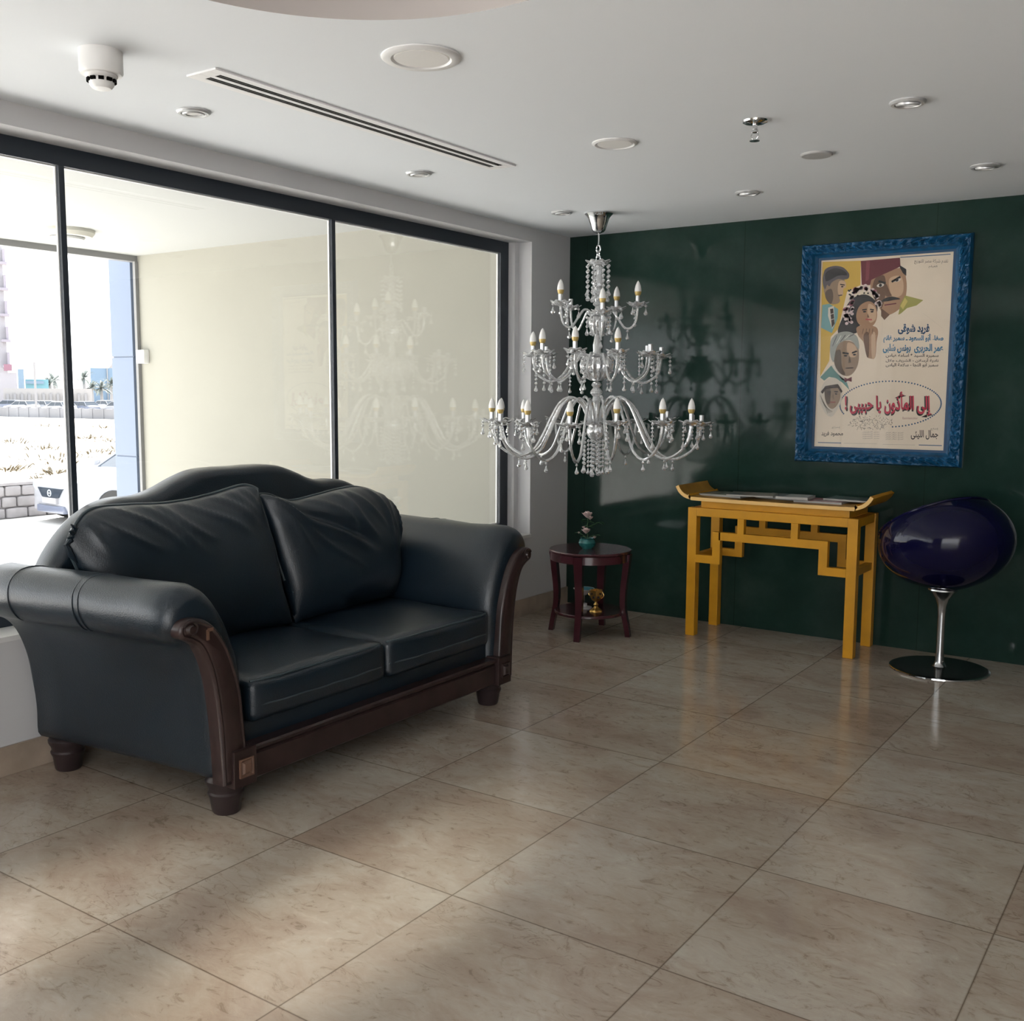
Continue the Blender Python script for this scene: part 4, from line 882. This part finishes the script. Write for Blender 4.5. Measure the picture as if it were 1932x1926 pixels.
def text_at(s, x0, y0, x1, y1, col, lay=6, bold=0.0, raw=False):
    """fit the words into the sheet box x0..x1, y0..y1"""
    cu = bpy.data.curves.new('words', 'FONT'); cu.body = s if raw else shape_ar(s); cu.size = 1; cu.resolution_u = 3; cu.offset = bold
    o = bpy.data.objects.new('words', cu); COL.objects.link(o); dg = bpy.context.evaluated_depsgraph_get(); dg.update()
    me = bpy.data.meshes.new_from_object(o.evaluated_get(dg))
    xs = [v.co.x for v in me.vertices]; ys = [v.co.y for v in me.vertices]; X0, X1, Y0, Y1 = min(xs), max(xs), min(ys), max(ys); ci = ink(col)
    vs = []
    for v in me.vertices:
        a = (v.co.x-X0)/(X1-X0); b = (v.co.y-Y0)/(Y1-Y0); u, w = px(x0+(x1-x0)*a, y1+(y0-y1)*b); vs.append(pb.verts.new(P3(u, w, lay)))
    for p in me.polygons:
        try: f = pb.faces.new([vs[i] for i in p.vertices]); f.material_index = ci
        except ValueError: pass
    bpy.data.objects.remove(o); bpy.data.curves.remove(cu); bpy.data.meshes.remove(me)
INK = (0.02, 0.07, 0.15); INKB = (0.04, 0.17, 0.30); INKK = (0.05, 0.04, 0.04)
text_at('فريد شوقى', 862, 758, 1094, 838, INK, bold=0.045)
text_at('صفاء أبو السعود ـ سمير غانم', 752, 832, 1194, 902, INKB, bold=0.04)
text_at('عمر الحريرى  يونس شلبى', 748, 908, 1192, 980, INKB, bold=0.04)
text_at('سميره السيد * اسامه عباس', 770, 982, 1158, 1014, INKK, bold=0.02)
text_at('نادية أرسلان - الشريف جلال', 770, 1018, 1158, 1050, INKK, bold=0.02)
text_at('سمير ابو النجا - سلامة الياس', 770, 1054, 1155, 1086, INKK, bold=0.02)
text_at('إلى المأذون يا حبيبى !', 462, 1272, 1120, 1468, INKK, lay=5, bold=0.055)
text_at('إلى المأذون يا حبيبى !', 454, 1270, 1110, 1454, (0.48, 0.035, 0.07), lay=7, bold=0.026)
text_at('محمود فريد', 268, 1575, 440, 1618, INKK, bold=0.02); text_at('إخراج', 352, 1540, 416, 1556, INKK)
text_at('جمال الليثى', 955, 1565, 1152, 1638, INKK, bold=0.02); text_at('إنتاج', 1098, 1548, 1152, 1566, INKK)
text_at('تقدم شركة مصر للتوزيع', 985, 275, 1230, 312, INKK); text_at('الفيلم', 1090, 320, 1152, 342, INKK)
for k in range(4):
    text_at('مدير التصوير', 590, 1575+k*16, 720, 1588+k*16, (0.30, 0.25, 0.22)); text_at('توزيع دولار فيلم', 770, 1580+k*16, 900, 1594+k*16, (0.22, 0.18, 0.16))
text_at('Eastmancolor', 895, 1465, 1006, 1482, (0.30, 0.12, 0.12), raw=True)
line(P(445, 1668, 700, 1672), 0.0012, (0.3, 0.25, 0.22), 2); line(P(745, 1676, 985, 1680), 0.0012, (0.3, 0.25, 0.22), 2)
# paper folds: creases running across the sheet
for a, b in (((0.50, 0.02), (0.50, 0.98)), ((0.02, 0.5), (0.98, 0.5)), ((0.80, 0.70), (0.95, 0.62))): line([a, b], 0.0012, (0.58, 0.50, 0.40), 0.5)
me = bpy.data.meshes.new('poster_print'); pb.normal_update()
for f in pb.faces:
    if f.normal.y > 0: f.normal_flip()
pb.to_mesh(me); pb.free()
for m_ in pmats: me.materials.append(m_)
o = bpy.data.objects.new('poster_print', me); COL.objects.link(o); o.parent = po
bm = NB(); box(bm, IX0-pcx, IX1-pcx, -0.0115, -0.0095, IZ0-pcz, IZ1-pcz); ob('picture_glass', bm, 'pglass', po, smooth=False)

# ---------------------------------------------------------------- round side table
TC = Vector((0.560, -0.662, 0)); TH = 0.480
st = thing('side_table', TC, 'round dark mahogany side table with lower shelf under the chandelier', 'side table')
bm = NB(); lathe(bm, [(0, TH-0.018), (0.218, TH-0.018), (0.228, TH-0.014), (0.230, TH-0.006), (0.226, TH), (0, TH)], 72); ob('table_top', bm, 'mahogany', st)
bm = NB(); lathe(bm, [(0.205, TH-0.060), (0.222, TH-0.060), (0.222, TH-0.018), (0.205, TH-0.018), (0.205, TH-0.060)], 72); ob('apron', bm, 'mahogany', st)
bm = NB(); lathe(bm, [(0, 0.118), (0.192, 0.118), (0.197, 0.122), (0.197, 0.132), (0.193, 0.136), (0, 0.136)], 64); ob('shelf', bm, 'mahogany', st)
legs = [(-0.228, -0.052), (0.053, -0.225), (0.221, 0.048), (-0.045, 0.232)]
for lx, ly in legs:
    a = math.atan2(ly, lx); path = [(0.232, 0.0), (0.222, 0.06), (0.208, 0.125), (0.200, 0.19), (0.203, 0.27), (0.212, 0.35), (0.220, 0.43), (0.224, 0.462)]
    pth = catmull(path, 4, closed=False); bm = NB(); lps = []
    for i, p in enumerate(pth):
        hw = 0.0165+0.009*(p.y/0.46)**1.5; ht = 0.0135+0.004*(p.y/0.46)
        lps.append([Vector((p.x+dx*ht-0.006, dy*hw, p.y)) for dx, dy in ((-1, -1), (1, -1), (1, 1), (-1, 1))])
    loft(bm, lps); bmesh.ops.recalc_face_normals(bm, faces=bm.faces); l = ob('leg', bm, 'mahogany', st, angle=40); l.rotation_euler.z = a
# flower arrangement
fp = thing('flower_pot', (0.545, -0.672, TH), 'small teal glazed pot of artificial pink roses on the mahogany side table', 'potted flowers')
bm = NB(); lathe(bm, [(0, 0), (0.026, 0), (0.030, 0.004), (0.046, 0.020), (0.050, 0.034), (0.044, 0.048), (0.036, 0.054), (0.038, 0.060), (0.034, 0.060), (0.032, 0.052), (0, 0.050)], 40, f=lambda r, z, a: (r*(1+0.05*cos(6*a)), z)); ob('pot', bm, 'tealpot', fp)
bm = NB(); pathS = [(0, 0, 0.045), (0.004, -0.004, 0.08), (-0.004, 0.0, 0.12), (0.002, 0.002, 0.155), (0.0, 0.0, 0.180)]; tube(bm, pathS, 0.0022, 6)
for br in ([(0, 0, 0.05), (-0.02, -0.01, 0.075), (-0.042, -0.015, 0.082)], [(0, 0, 0.05), (0.02, 0.0, 0.07), (0.045, 0.01, 0.075)], [(0.0, 0, 0.12), (0.03, 0.012, 0.135), (0.062, 0.02, 0.150)]): tube(bm, br, 0.0016, 5)
ob('stem', bm, 'stem', fp)
def leaf(bm, c, d, ln, wd, bend=0.3):
    c = Vector(c); d = Vector(d).normalized(); sd = d.cross(Vector((0, 0, 1))); sd = sd.normalized() if sd.length > 0.01 else Vector((1, 0, 0)); n_ = sd.cross(d)
    rows = []
    for i in range(6):
        t_ = i/5; w = wd*sin(pi*min(1, t_*0.93+0.03))**0.8; p = c+d*ln*t_-n_*bend*ln*t_*t_
        rows.append([bm.verts.new(p-sd*w+n_*w*0.3), bm.verts.new(p), bm.verts.new(p+sd*w+n_*w*0.3)])
    for a, b in zip(rows, rows[1:]):
        for k in range(2): bm.faces.new((a[k], a[k+1], b[k+1], b[k]))
rn = random.Random(11)
LV = [((0, 0, 0.150), 200), ((0, 0, 0.150), 330), ((0, 0, 0.145), 20), ((0, 0, 0.125), 190), ((0, 0, 0.120), 350), ((0.06, 0.02, 0.15), 10), ((0.045, 0.015, 0.145), 50), ((-0.04, -0.015, 0.083), 190), ((-0.03, -0.01, 0.08), 230), ((0.04, 0.01, 0.075), 0), ((0.03, 0, 0.073), 40), ((0, 0, 0.055), 260), ((0, 0, 0.055), 300), ((0, 0, 0.055), 120), ((0, 0, 0.10), 220), ((0, 0, 0.16), 240), ((-0.01, 0, 0.06), 170)]
for c, az in LV:
    bm = NB(); leaf(bm, c, (cos(R(az)), sin(R(az)), rn.uniform(0.0, 0.5)), rn.uniform(0.028, 0.042), 0.0125)
    bmesh.ops.solidify(bm, geom=list(bm.faces), thickness=0.0006); ob('leaf', bm, 'leaf', fp)
for (c, sz) in (((-0.002, 0, 0.187), 0.034), ((0.016, 0.0, 0.172), 0.020), ((0.004, -0.022, 0.100), 0.029), ((-0.018, -0.012, 0.118), 0.012), ((0.046, 0.0, 0.066), 0.011), ((-0.046, -0.016, 0.086), 0.010)):
    bm = NB()
    for ring, (npet, rr, ti) in enumerate(((5, 1.0, 0.9), (5, 0.72, 0.5), (4, 0.42, 0.15))):
        for k in range(npet):
            a = 2*pi*(k+0.5*ring)/npet; leaf(bm, (c[0]+sz*0.15*cos(a), c[1]+sz*0.15*sin(a), c[2]-sz*0.4), (cos(a)*ti, sin(a)*ti, 1.0-0.35*ti), sz*(0.7+0.4*rr), sz*0.52, -0.35 if ring else -0.15)
    bead(bm, (c[0], c[1], c[2]), sz*0.42, 1.2, 10)
    bmesh.ops.solidify(bm, geom=list(bm.faces), thickness=0.0006); ob('rose', bm, 'petal', fp, angle=80)
# gold goblet on the shelf
gb = thing('gold_trophy_cup', (0.618, -0.692, 0.1363), 'small pierced gold cup on a flared base on the side table shelf', 'trophy cup')
fl_ = lambda r, z, a: (r*(1+0.10*cos(6*a)), z)
bm = NB(); lathe(bm, [(0, 0), (0.036, 0), (0.034, 0.006), (0.024, 0.014), (0.012, 0.024), (0.010, 0.030), (0.014, 0.038), (0.008, 0.046), (0.006, 0.056), (0, 0.056)], 36, f=fl_); ob('base', bm, 'gold', gb)
bm = NB(); lathe(bm, [(0, 0.054), (0.010, 0.056), (0.024, 0.066), (0.032, 0.084), (0.034, 0.104), (0.036, 0.120), (0.032, 0.120), (0.030, 0.104), (0.027, 0.086), (0.018, 0.072), (0, 0.066)], 36, f=fl_); cupo = ob('bowl', bm, 'gold', gb)
for s in (-1, 1):
    bm = NB(); tube(bm, [(s*(0.034+0.014*sin(pi*k/8)), 0, 0.076+0.040*k/8) for k in range(9)], 0.0022, 6); ob('handle', bm, 'gold', gb)
bm = NB()
for k in range(8):
    a = 2*pi*k/8
    for zz in (0.084, 0.103): obox(bm, (0.0338*cos(a+zz*20), 0.0338*sin(a+zz*20), zz), a+zz*20, (0.0015, 0.0055, 0.006))
ob('openwork', bm, 'darkfoot', gb, smooth=False)
# pedestal dish partly behind the front leg, its stem is clear glass
pd = thing('pedestal_dish', (0.517, -0.653, 0.1363), 'white pedestal dish with turquoise inside, on the shelf beside the gold cup', 'dish')
bm = NB(); lathe(bm, [(0, 0), (0.044, 0), (0.046, 0.003), (0.046, 0.006), (0.030, 0.009), (0.019, 0.011), (0.018, 0.027), (0, 0.028)], 36); ob('base', bm, 'ceramic', pd)
bm = NB(); lathe(bm, [(0, 0.028), (0.0045, 0.028), (0.0035, 0.050), (0.0045, 0.075), (0, 0.075)], 16); ob('stem', bm, 'clearglass', pd)['label'] = 'clear glass stem'
bm = NB(); lathe(bm, [(0, 0.074), (0.012, 0.075), (0.036, 0.090), (0.056, 0.108), (0.060, 0.112), (0.057, 0.113), (0.034, 0.096), (0.014, 0.081), (0, 0.081)], 40); ob('bowl', bm, 'ceramic', pd)
bm = NB(); lathe(bm, [(0, 0.0815), (0.014, 0.0815), (0.034, 0.0965), (0.054, 0.1118), (0.053, 0.1125), (0.032, 0.0985), (0.013, 0.0835), (0, 0.0835)], 40); ob('inner_glaze', bm, 'bowlblue', pd)

# ---------------------------------------------------------------- swivel tub chair
CC = Vector((2.352, -0.335, 0))
ck = thing('swivel_chair', CC, 'glossy navy plastic egg-shaped tub chair on a chrome pedestal', 'chair')
bm = NB(); lathe(bm, [(0, 0), (0.228, 0), (0.232, 0.004), (0.231, 0.010), (0.222, 0.014), (0.20, 0.0155), (0, 0.020)], 96); 
bmesh.ops.recalc_face_normals(bm, faces=bm.faces)
for f in bm.faces:
    c = f.calc_center_median(); f.material_index = 0 if (c.x**2+c.y**2) < 0.214**2 and c.z > 0.012 else 1
ob('base_disc', bm, ['blackdisc', 'chrome'], ck)
bm = NB(); lathe(bm, [(0, 0.018), (0.034, 0.018), (0.026, 0.028), (0.021, 0.045), (0.0185, 0.10), (0.0185, 0.27), (0.022, 0.32), (0.034, 0.357), (0.056, 0.385), (0.070, 0.398), (0.068, 0.405), (0, 0.405)], 40); ob('pedestal', bm, 'steel', ck)
# shell: tilted egg cut by a sloping plane
bm = NB(); nu, nv = 96, 60
sa, sb, sc_ = 0.325, 0.300, 0.236; tl = R(-14); ctr = Vector((0.0, 0.0, 0.632)); face = R(142)
fx = Matrix.Rotation(face-pi, 3, 'Z')
pnorm = Vector((-0.50, 0.0, 0.86)).normalized(); pd_ = 0.125
def shell(th_, ph):
    p = Vector((sa*sin(ph)*cos(th_), sb*sin(ph)*sin(th_), -sc_*cos(ph)))
    if p.z < 0: p.z *= (0.97+0.03*cos(th_)); 
    p = Matrix.Rotation(tl, 3, 'Y') @ p
    return p
rings = []
for j in range(nv+1):
    row = []
    for i in range(nu):
        th_ = 2*pi*i/nu
        # stretch each meridian so that it ends exactly on the cutting plane
        lo_, hi_ = 0.0, pi
        for _ in range(26):
            md = (lo_+hi_)/2
            if shell(th_, md).dot(pnorm) < pd_: lo_ = md
            else: hi_ = md
        row.append(shell(th_, lo_*j/nv))
    rings.append(row)
c0 = bm.verts.new(rings[0][0]); vr = [[bm.verts.new(p) for p in row] for row in rings[1:]]
for i in range(nu): bm.faces.new((c0, vr[0][i], vr[0][(i+1) % nu]))
for a, b in zip(vr, vr[1:]):
    for i in range(nu): bm.faces.new((a[i], a[(i+1) % nu], b[(i+1) % nu], b[i]))
rim = [p.copy() for p in rings[-1]]
bmesh.ops.recalc_face_normals(bm, faces=bm.faces); bmesh.ops.solidify(bm, geom=list(bm.faces), thickness=0.010)
sh = ob('shell', bm, 'navy', ck, angle=60); sh.location = ctr; sh.rotation_euler.z = face-pi
bm = NB(); tube(bm, rim+[rim[0]], 0.0075, 8, cap=False); rm_ = ob('rim', bm, 'navy', sh)
# seat pad moulded inside
bm = NB(); lathe(bm, [(0, -0.150), (0.15, -0.145), (0.20, -0.10), (0.19, -0.095), (0.12, -0.125), (0, -0.130)], 48); o = ob('seat', bm, 'navy', ck); o.location = ctr+Vector((0.0, 0, 0.0)); o.rotation_euler.y = R(-6)

# ---------------------------------------------------------------- outdoors beyond the loggia
GZ = -1.0
def site(bearing_px, dist):
    a = R(150.77-0.02455*bearing_px); return Vector((CAM.x+dist*cos(a), CAM.y+dist*sin(a), GZ))
def hgt(y, dist): return 1.335+(738.2-y)*0.9*dist/1951.0
bm = NB(); box(bm, -260, -15.2, -60, 320, GZ-0.2, GZ); struct('ground', bm, 'sand', smooth=False)
bm = NB(); box(bm, -15.2, LX-0.1, -60, 120, GZ-0.2, GZ-0.001); struct('road', bm, 'asphalt', smooth=False)
bm = NB(); box(bm, LX-0.1, 6.6, -13, 3, GZ-0.2, -0.3); struct('plinth', bm, 'offwhite', smooth=False)
# rubble stone retaining wall, laid in courses
bm = NB(); rn = random.Random(2); box(bm, -15.35, -14.95, -6, 5.75, GZ, GZ+0.58)
for course in range(3):
    y = -6.0
    while y < 5.6:
        w = rn.uniform(0.22, 0.45); w = min(w, 5.75-y); rbox(bm, (-14.93, y+w/2, GZ+0.10+course*0.205), (0.06, w/2-0.012, 0.094), 0.035, 4, f=lambda q: q+Vector((rn.uniform(-0.006, 0.006), 0, 0))); y += w
box(bm, -15.38, -14.88, -6, 5.78, GZ+0.61, GZ+0.66)
tag(ob('stone_wall', bm, 'stone', angle=50), 'low rubble stone wall between the sandy lot and the parked white car', 'stone wall')
# the near parked car, nose towards -Y
def car(name, loc, rz, paint, label, group=None, detail=True):
    t = thing(name, loc, label, 'car', group, rz)
    def sec(x, zlo, zhi, w, rt_):  # cross-section loop, x along the length
        pts = [(-w, zlo), (-w*1.0, zlo+0.25*(zhi-zlo)), (-w*0.98, zlo+0.7*(zhi-zlo)), (-w*rt_, zhi*0.985), (-w*rt_*0.5, zhi), (0, zhi+0.01), (w*rt_*0.5, zhi), (w*rt_, zhi*0.985), (w*0.98, zlo+0.7*(zhi-zlo)), (w, zlo+0.25*(zhi-zlo)), (w, zlo), (0, zlo-0.01)]
        return [Vector((x, a, b)) for a, b in pts]
    bm = NB(); loft(bm, [sec(-2.0, 0.34, 0.62, 0.58, 0.85), sec(-1.95, 0.22, 0.72, 0.72, 0.86), sec(-1.75, 0.17, 0.80, 0.79, 0.84), sec(-1.3, 0.16, 0.86, 0.82, 0.86), sec(-0.9, 0.16, 0.92, 0.83, 0.90), sec(0, 0.16, 0.93, 0.83, 0.93), sec(1.2, 0.16, 0.96, 0.83, 0.92), sec(1.8, 0.18, 0.96, 0.80, 0.86), sec(2.0, 0.30, 0.85, 0.72, 0.8)]); ob('body', bm, paint, t, angle=40)
    bm = NB()
    def cab(x0, x1, zz, w): return [Vector((x, y, zz)) for x, y in ((x0, -w), (x1, -w), (x1, w), (x0, w))]
    loft(bm, [cab(-0.70, 1.75, 0.90, 0.76), cab(-0.10, 1.30, 1.30, 0.62)]); ob('windows', bm, 'carglass', t, smooth=False)
    bm = NB(); rbox(bm, (0.58, 0, 1.315), (0.74, 0.64, 0.035), 0.03, 6, crown=0.02)
    for s in (-1, 1):
        for xa, xb in ((-0.70, -0.11), (0.50, 0.50), (1.75, 1.30)): tube(bm, [(xa, s*0.765, 0.90), (xb, s*0.635, 1.30)], 0.022, 6)
    ob('roof', bm, paint, t)
    for sx_ in (-1.30, 1.25):
        for s in (-1, 1):
            bm = NB(); tube(bm, [(sx_, s*0.68, 0.30), (sx_, s*0.85, 0.30)], 0.30, 24); wv = ob('wheel', bm, 'tyre', t)
            if detail: bm = NB(); tube(bm, [(sx_, s*0.845, 0.30), (sx_, s*0.862, 0.30)], [0.19, 0.17], 20); ob('hubcap', bm, 'steel', wv)
    if detail:
        bm = NB(); prism(bm, [(-0.42, 0.64), (0.42, 0.64), (0.28, 0.48), (0, 0.41), (-0.28, 0.48)], lambda u, v, d: (d, u, v), -2.03, -1.95); g_ = ob('grille', bm, 'carglass', t, smooth=False)
        bm = NB(); pts = [(-2.035, 0.055*cos(2*pi*k/20), 0.55+0.055*sin(2*pi*k/20)) for k in range(21)]; tube(bm, pts, 0.011, 6, cap=False); tube(bm, [(-2.035, -0.045, 0.55), (-2.035, 0.045, 0.55)], 0.010, 6); ob('badge', bm, 'lamp', g_)
        for s in (-1, 1):
            bm = NB(); prism(bm, [(s*0.45, 0.63), (s*0.70, 0.72), (s*0.74, 0.64), (s*0.52, 0.55)], lambda u, v, d: (d+abs(u)*0.18, u, v), -2.09, -2.0); ob('headlamp', bm, 'lamp', t, smooth=False)
        bm = NB(); box(bm, -2.04, -1.9, -0.46, 0.46, 0.20, 0.33, 0.02); ob('lower_grille', bm, 'carshade', t)
        bm = NB(); box(bm, -2.05, -2.0, -0.24, 0.24, 0.37, 0.47); ob('number_plate', bm, 'plate', t, smooth=False)
        for s in (-1, 1): bm = NB(); rbox(bm, (-0.62, s*0.93, 0.98), (0.07, 0.09, 0.06), 0.03, 4); ob('mirror', bm, paint, t)
    return t
car('parked_car', (-13.45, 6.75, GZ), R(86), 'carwhite', 'white car parked nose forward just outside the loggia, above the sofa back')
# low block wall of the far car park
a, b = site(-70, 112), site(262, 92); d = (b-a); ang = math.atan2(d.y, d.x)
bm = NB(); obox(bm, ((a.x+b.x)/2, (a.y+b.y)/2, GZ+0.42), ang, (d.length/2, 0.12, 0.42))
for k in range(18): p = a.lerp(b, k/17); obox(bm, (p.x, p.y, GZ+0.46), ang, (0.14, 0.17, 0.46))
tag(ob('boundary_wall', bm, 'concrete', smooth=False), 'low pale block wall far across the sandy lot in front of the parked cars', 'wall')
FC = [(12, 128, 0.4, 'carshade', 'silver-blue car behind the block wall near the red sign'), (38, 120, 0.1, 'carwhite', 'white car behind the block wall, first to the left of the lamp pole'),
      (76, 121, 0.0, 'carwhite', 'white car behind the block wall, just right of the lamp pole'), (106, 111, 0.0, 'carwhite', 'white car behind the block wall, hidden partly by the dark mullion'),
      (150, 112, -0.0, 'carshade', 'dark windowed car behind the block wall, just right of the dark mullion'), (192, 126, 0.0, 'carwhite', 'white car in the second row in front of the blue building'),
      (220, 112, 0.0, 'carwhite', 'white car behind the block wall next to the blue cladding column')]
proto = None
for bx, dd, rr, pt, lab in FC:
    car('parked_car', site(bx, dd), ang+pi/2*0+rr, pt, lab, 'cars in the far car park', detail=False)
# lamp pole
p = site(65, 108); bm = NB(); tube(bm, [(0, 0, 0), (0, 0, hgt(684, 108)-GZ)], 0.10, 10); t = tag(ob('lamp_pole', bm, 'dullgrey'), 'thin grey lamp pole standing by the far block wall', 'lamp pole'); t.location = p
# blue shed with canopy
def bldg(name, x0, x1, dist, depth, ytop, mat, label, cat='building', cut=0):
    a, b = site(x0, dist), site(x1, dist); d = b-a; an = math.atan2(d.y, d.x); h = hgt(ytop, dist)-GZ
    t = thing(name, (a.x+b.x)/2*Vector((1, 0, 0))+(a.y+b.y)/2*Vector((0, 1, 0))+Vector((0, 0, GZ)), label, cat, None, an)
    s = -1 if Vector((-sin(an), cos(an))).dot(Vector((a.x-CAM.x, a.y-CAM.y))) < 0 else 1
    bm = NB(); box(bm, -d.length/2, d.length/2, min(0, s*depth), max(0, s*depth), 0, h); ob('walls', bm, mat, t, smooth=False)
    return t, d.length, h, s
t, ln, h, s = bldg('blue_building', 170, 250, 190, 20, 693, 'bluebld', 'blue sheet-clad building far away beside the cladding column')
bm = NB(); box(bm, -0.1*ln, -0.08*ln, -s*0.3, 0, 0, h); ob('downpipe', bm, 'offwhite', t, smooth=False)
bm = NB(); prism(bm, [(-0.05*ln, h), (0.5*ln, h), (0.5*ln, h+2.4), (0.10*ln, h+1.4)], lambda u, v, d_: (u, d_, v), min(0, s*14), max(0, s*14)); ob('roof_hood', bm, 'offwhite', t, smooth=False)
t, ln, h, s = bldg('apartment_tower', -60, 16, 168, 16, 380, 'towerw', 'pale lilac apartment tower with stacked balconies at the left window edge')
for k in range(9):
    z = hgt(695-k*47, 168)-GZ
    bm = NB(); box(bm, ln*0.38, ln*0.60, -s*1.6 if s > 0 else 0, 0 if s > 0 else 1.6, z, z+0.35); box(bm, ln*0.50, ln*0.56, -s*1.2 if s > 0 else 0, 0 if s > 0 else 1.2, z+0.35, z+2.2); ob('balcony', bm, 'towerd', t, smooth=False)
t, ln, h, s = bldg('low_shop', -30, 32, 140, 10, 704, 'towerw', 'low pale shop building at the foot of the apartment tower')
bm = NB(); w0 = (10-2)/64*ln-ln*0.5+ln*0.5*0; box(bm, ln*0.13, ln*0.37, -0.3*s-0.1, -0.3*s+0.1, h+0.2, h+1.0); ob('red_sign', bm, 'redsign', t, smooth=False)
t, ln, h, s = bldg('sign_board', 34, 45, 137, 0.3, 697, 'bluesign', 'small steel-blue sign board right of the low shop', 'sign board')
t, ln, h, s = bldg('cyan_kiosk', 47, 90, 141, 6, 716, 'cyansign', 'bright cyan kiosk behind the far car park', 'kiosk')
bm = NB(); box(bm, -ln*0.48, ln*0.3, -s*0.25-0.05, -s*0.25+0.05, h-0.55, h-0.2); ob('sign_band', bm, 'bluesign', t, smooth=False)
t, ln, h, s = bldg('long_low_building', 6, 172, 131, 3, 733, 'offwhite', 'long low off-white building behind the far parked cars')
for k in range(12): bm = NB(); box(bm, ln*(-0.47+k*0.08), ln*(-0.44+k*0.08), -s*0.15-0.05, -s*0.15+0.05, 0.4, h-0.6); ob('window', bm, 'dullgrey', t, smooth=False)
# palms and trees
def palm(bx, dist, h, seed, label, group):
    rn = random.Random(seed); t = thing('palm_tree', site(bx, dist), label, 'palm tree', group)
    bm = NB(); tube(bm, [(0, 0, 0), (0.05, 0, h*0.5), (0, 0, h)], [0.28, 0.20, 0.17], 8); ob('trunk', bm, 'dullgrey', t)
    bm = NB()
    for k in range(34):
        a = 2*pi*rn.random(); el = rn.uniform(-0.3, 1.3); d_ = Vector((cos(a)*cos(el), sin(a)*cos(el), sin(el))); leaf(bm, (0, 0, h), d_, rn.uniform(1.1, 1.7), 0.15, 0.45)
    bmesh.ops.solidify(bm, geom=list(bm.faces), thickness=0.02); ob('fronds', bm, 'palm', t)
PL = [(93, 152, 3.2, 'dusty palm right of the cyan kiosk, the shorter of a close pair'), (101, 160, 3.8, 'dusty palm just left of the dark mullion, the taller of a close pair'), (157, 146, 3.9, 'tall dusty palm standing left of the blue building'),
      (172, 166, 2.8, 'short dusty palm in front of the left corner of the blue building'), (190, 147, 2.7, 'dusty palm in front of the middle of the blue building'), (209, 160, 3.4, 'dusty palm in front of the downpipe of the blue building'), (231, 145, 3.0, 'dusty palm half hidden by the blue-grey cladding column')]
for i, (bx, dd, h_, lab) in enumerate(PL): palm(bx, dd, h_, i, lab, 'palms beyond the car park')
# dry scrub clumps on the sand
SCR = [(4, 34, 0.8, 'dry scrub clump at the left window edge above the stone wall'), (14, 52, 1.6, 'dry scrub clump at the left edge, farther than the one above the stone wall'), (96, 38, 2.0, 'largest dry scrub clump, crossing behind the left of the dark mullion'), (70, 46, 1.3, 'dry scrub clump half way between the window edge and the mullion'),
       (158, 56, 1.0, 'small dry scrub clump just right of the mullion'), (170, 42, 1.5, 'dry scrub clump right of the mullion in the middle of the sand'), (204, 52, 1.5, 'pointed dry scrub clump near the cladding column'), (186, 72, 1.7, 'far thin scrub clump below the block wall right of the mullion'),
       (88, 76, 1.4, 'far thin scrub clump below the block wall left of the mullion'), (70, 28.5, 0.3, 'tiny scrub tuft just behind the stone wall, the left one'), (96, 32, 0.5, 'tiny scrub tuft just behind the stone wall, the right one'), (228, 44, 0.9, 'dry scrub clump touching the cladding column')]
for i, (bx, dd, w, lab) in enumerate(SCR):
    rn = random.Random(i+50); bm = NB()
    for k in range(70):
        a = 2*pi*rn.random(); r_ = w*rn.random()**0.7; el = rn.uniform(0.15, 0.9); leaf(bm, (r_*cos(a), r_*sin(a), 0), (cos(a)*cos(el), sin(a)*cos(el), sin(el)), rn.uniform(0.18, 0.36), 0.030, 0.15)
    bmesh.ops.solidify(bm, geom=list(bm.faces), thickness=0.006)
    o = tag(ob('scrub_bush', bm, 'scrub'), lab, 'bush', 'dry scrub clumps on the sandy lot'); o.location = site(bx, dd)
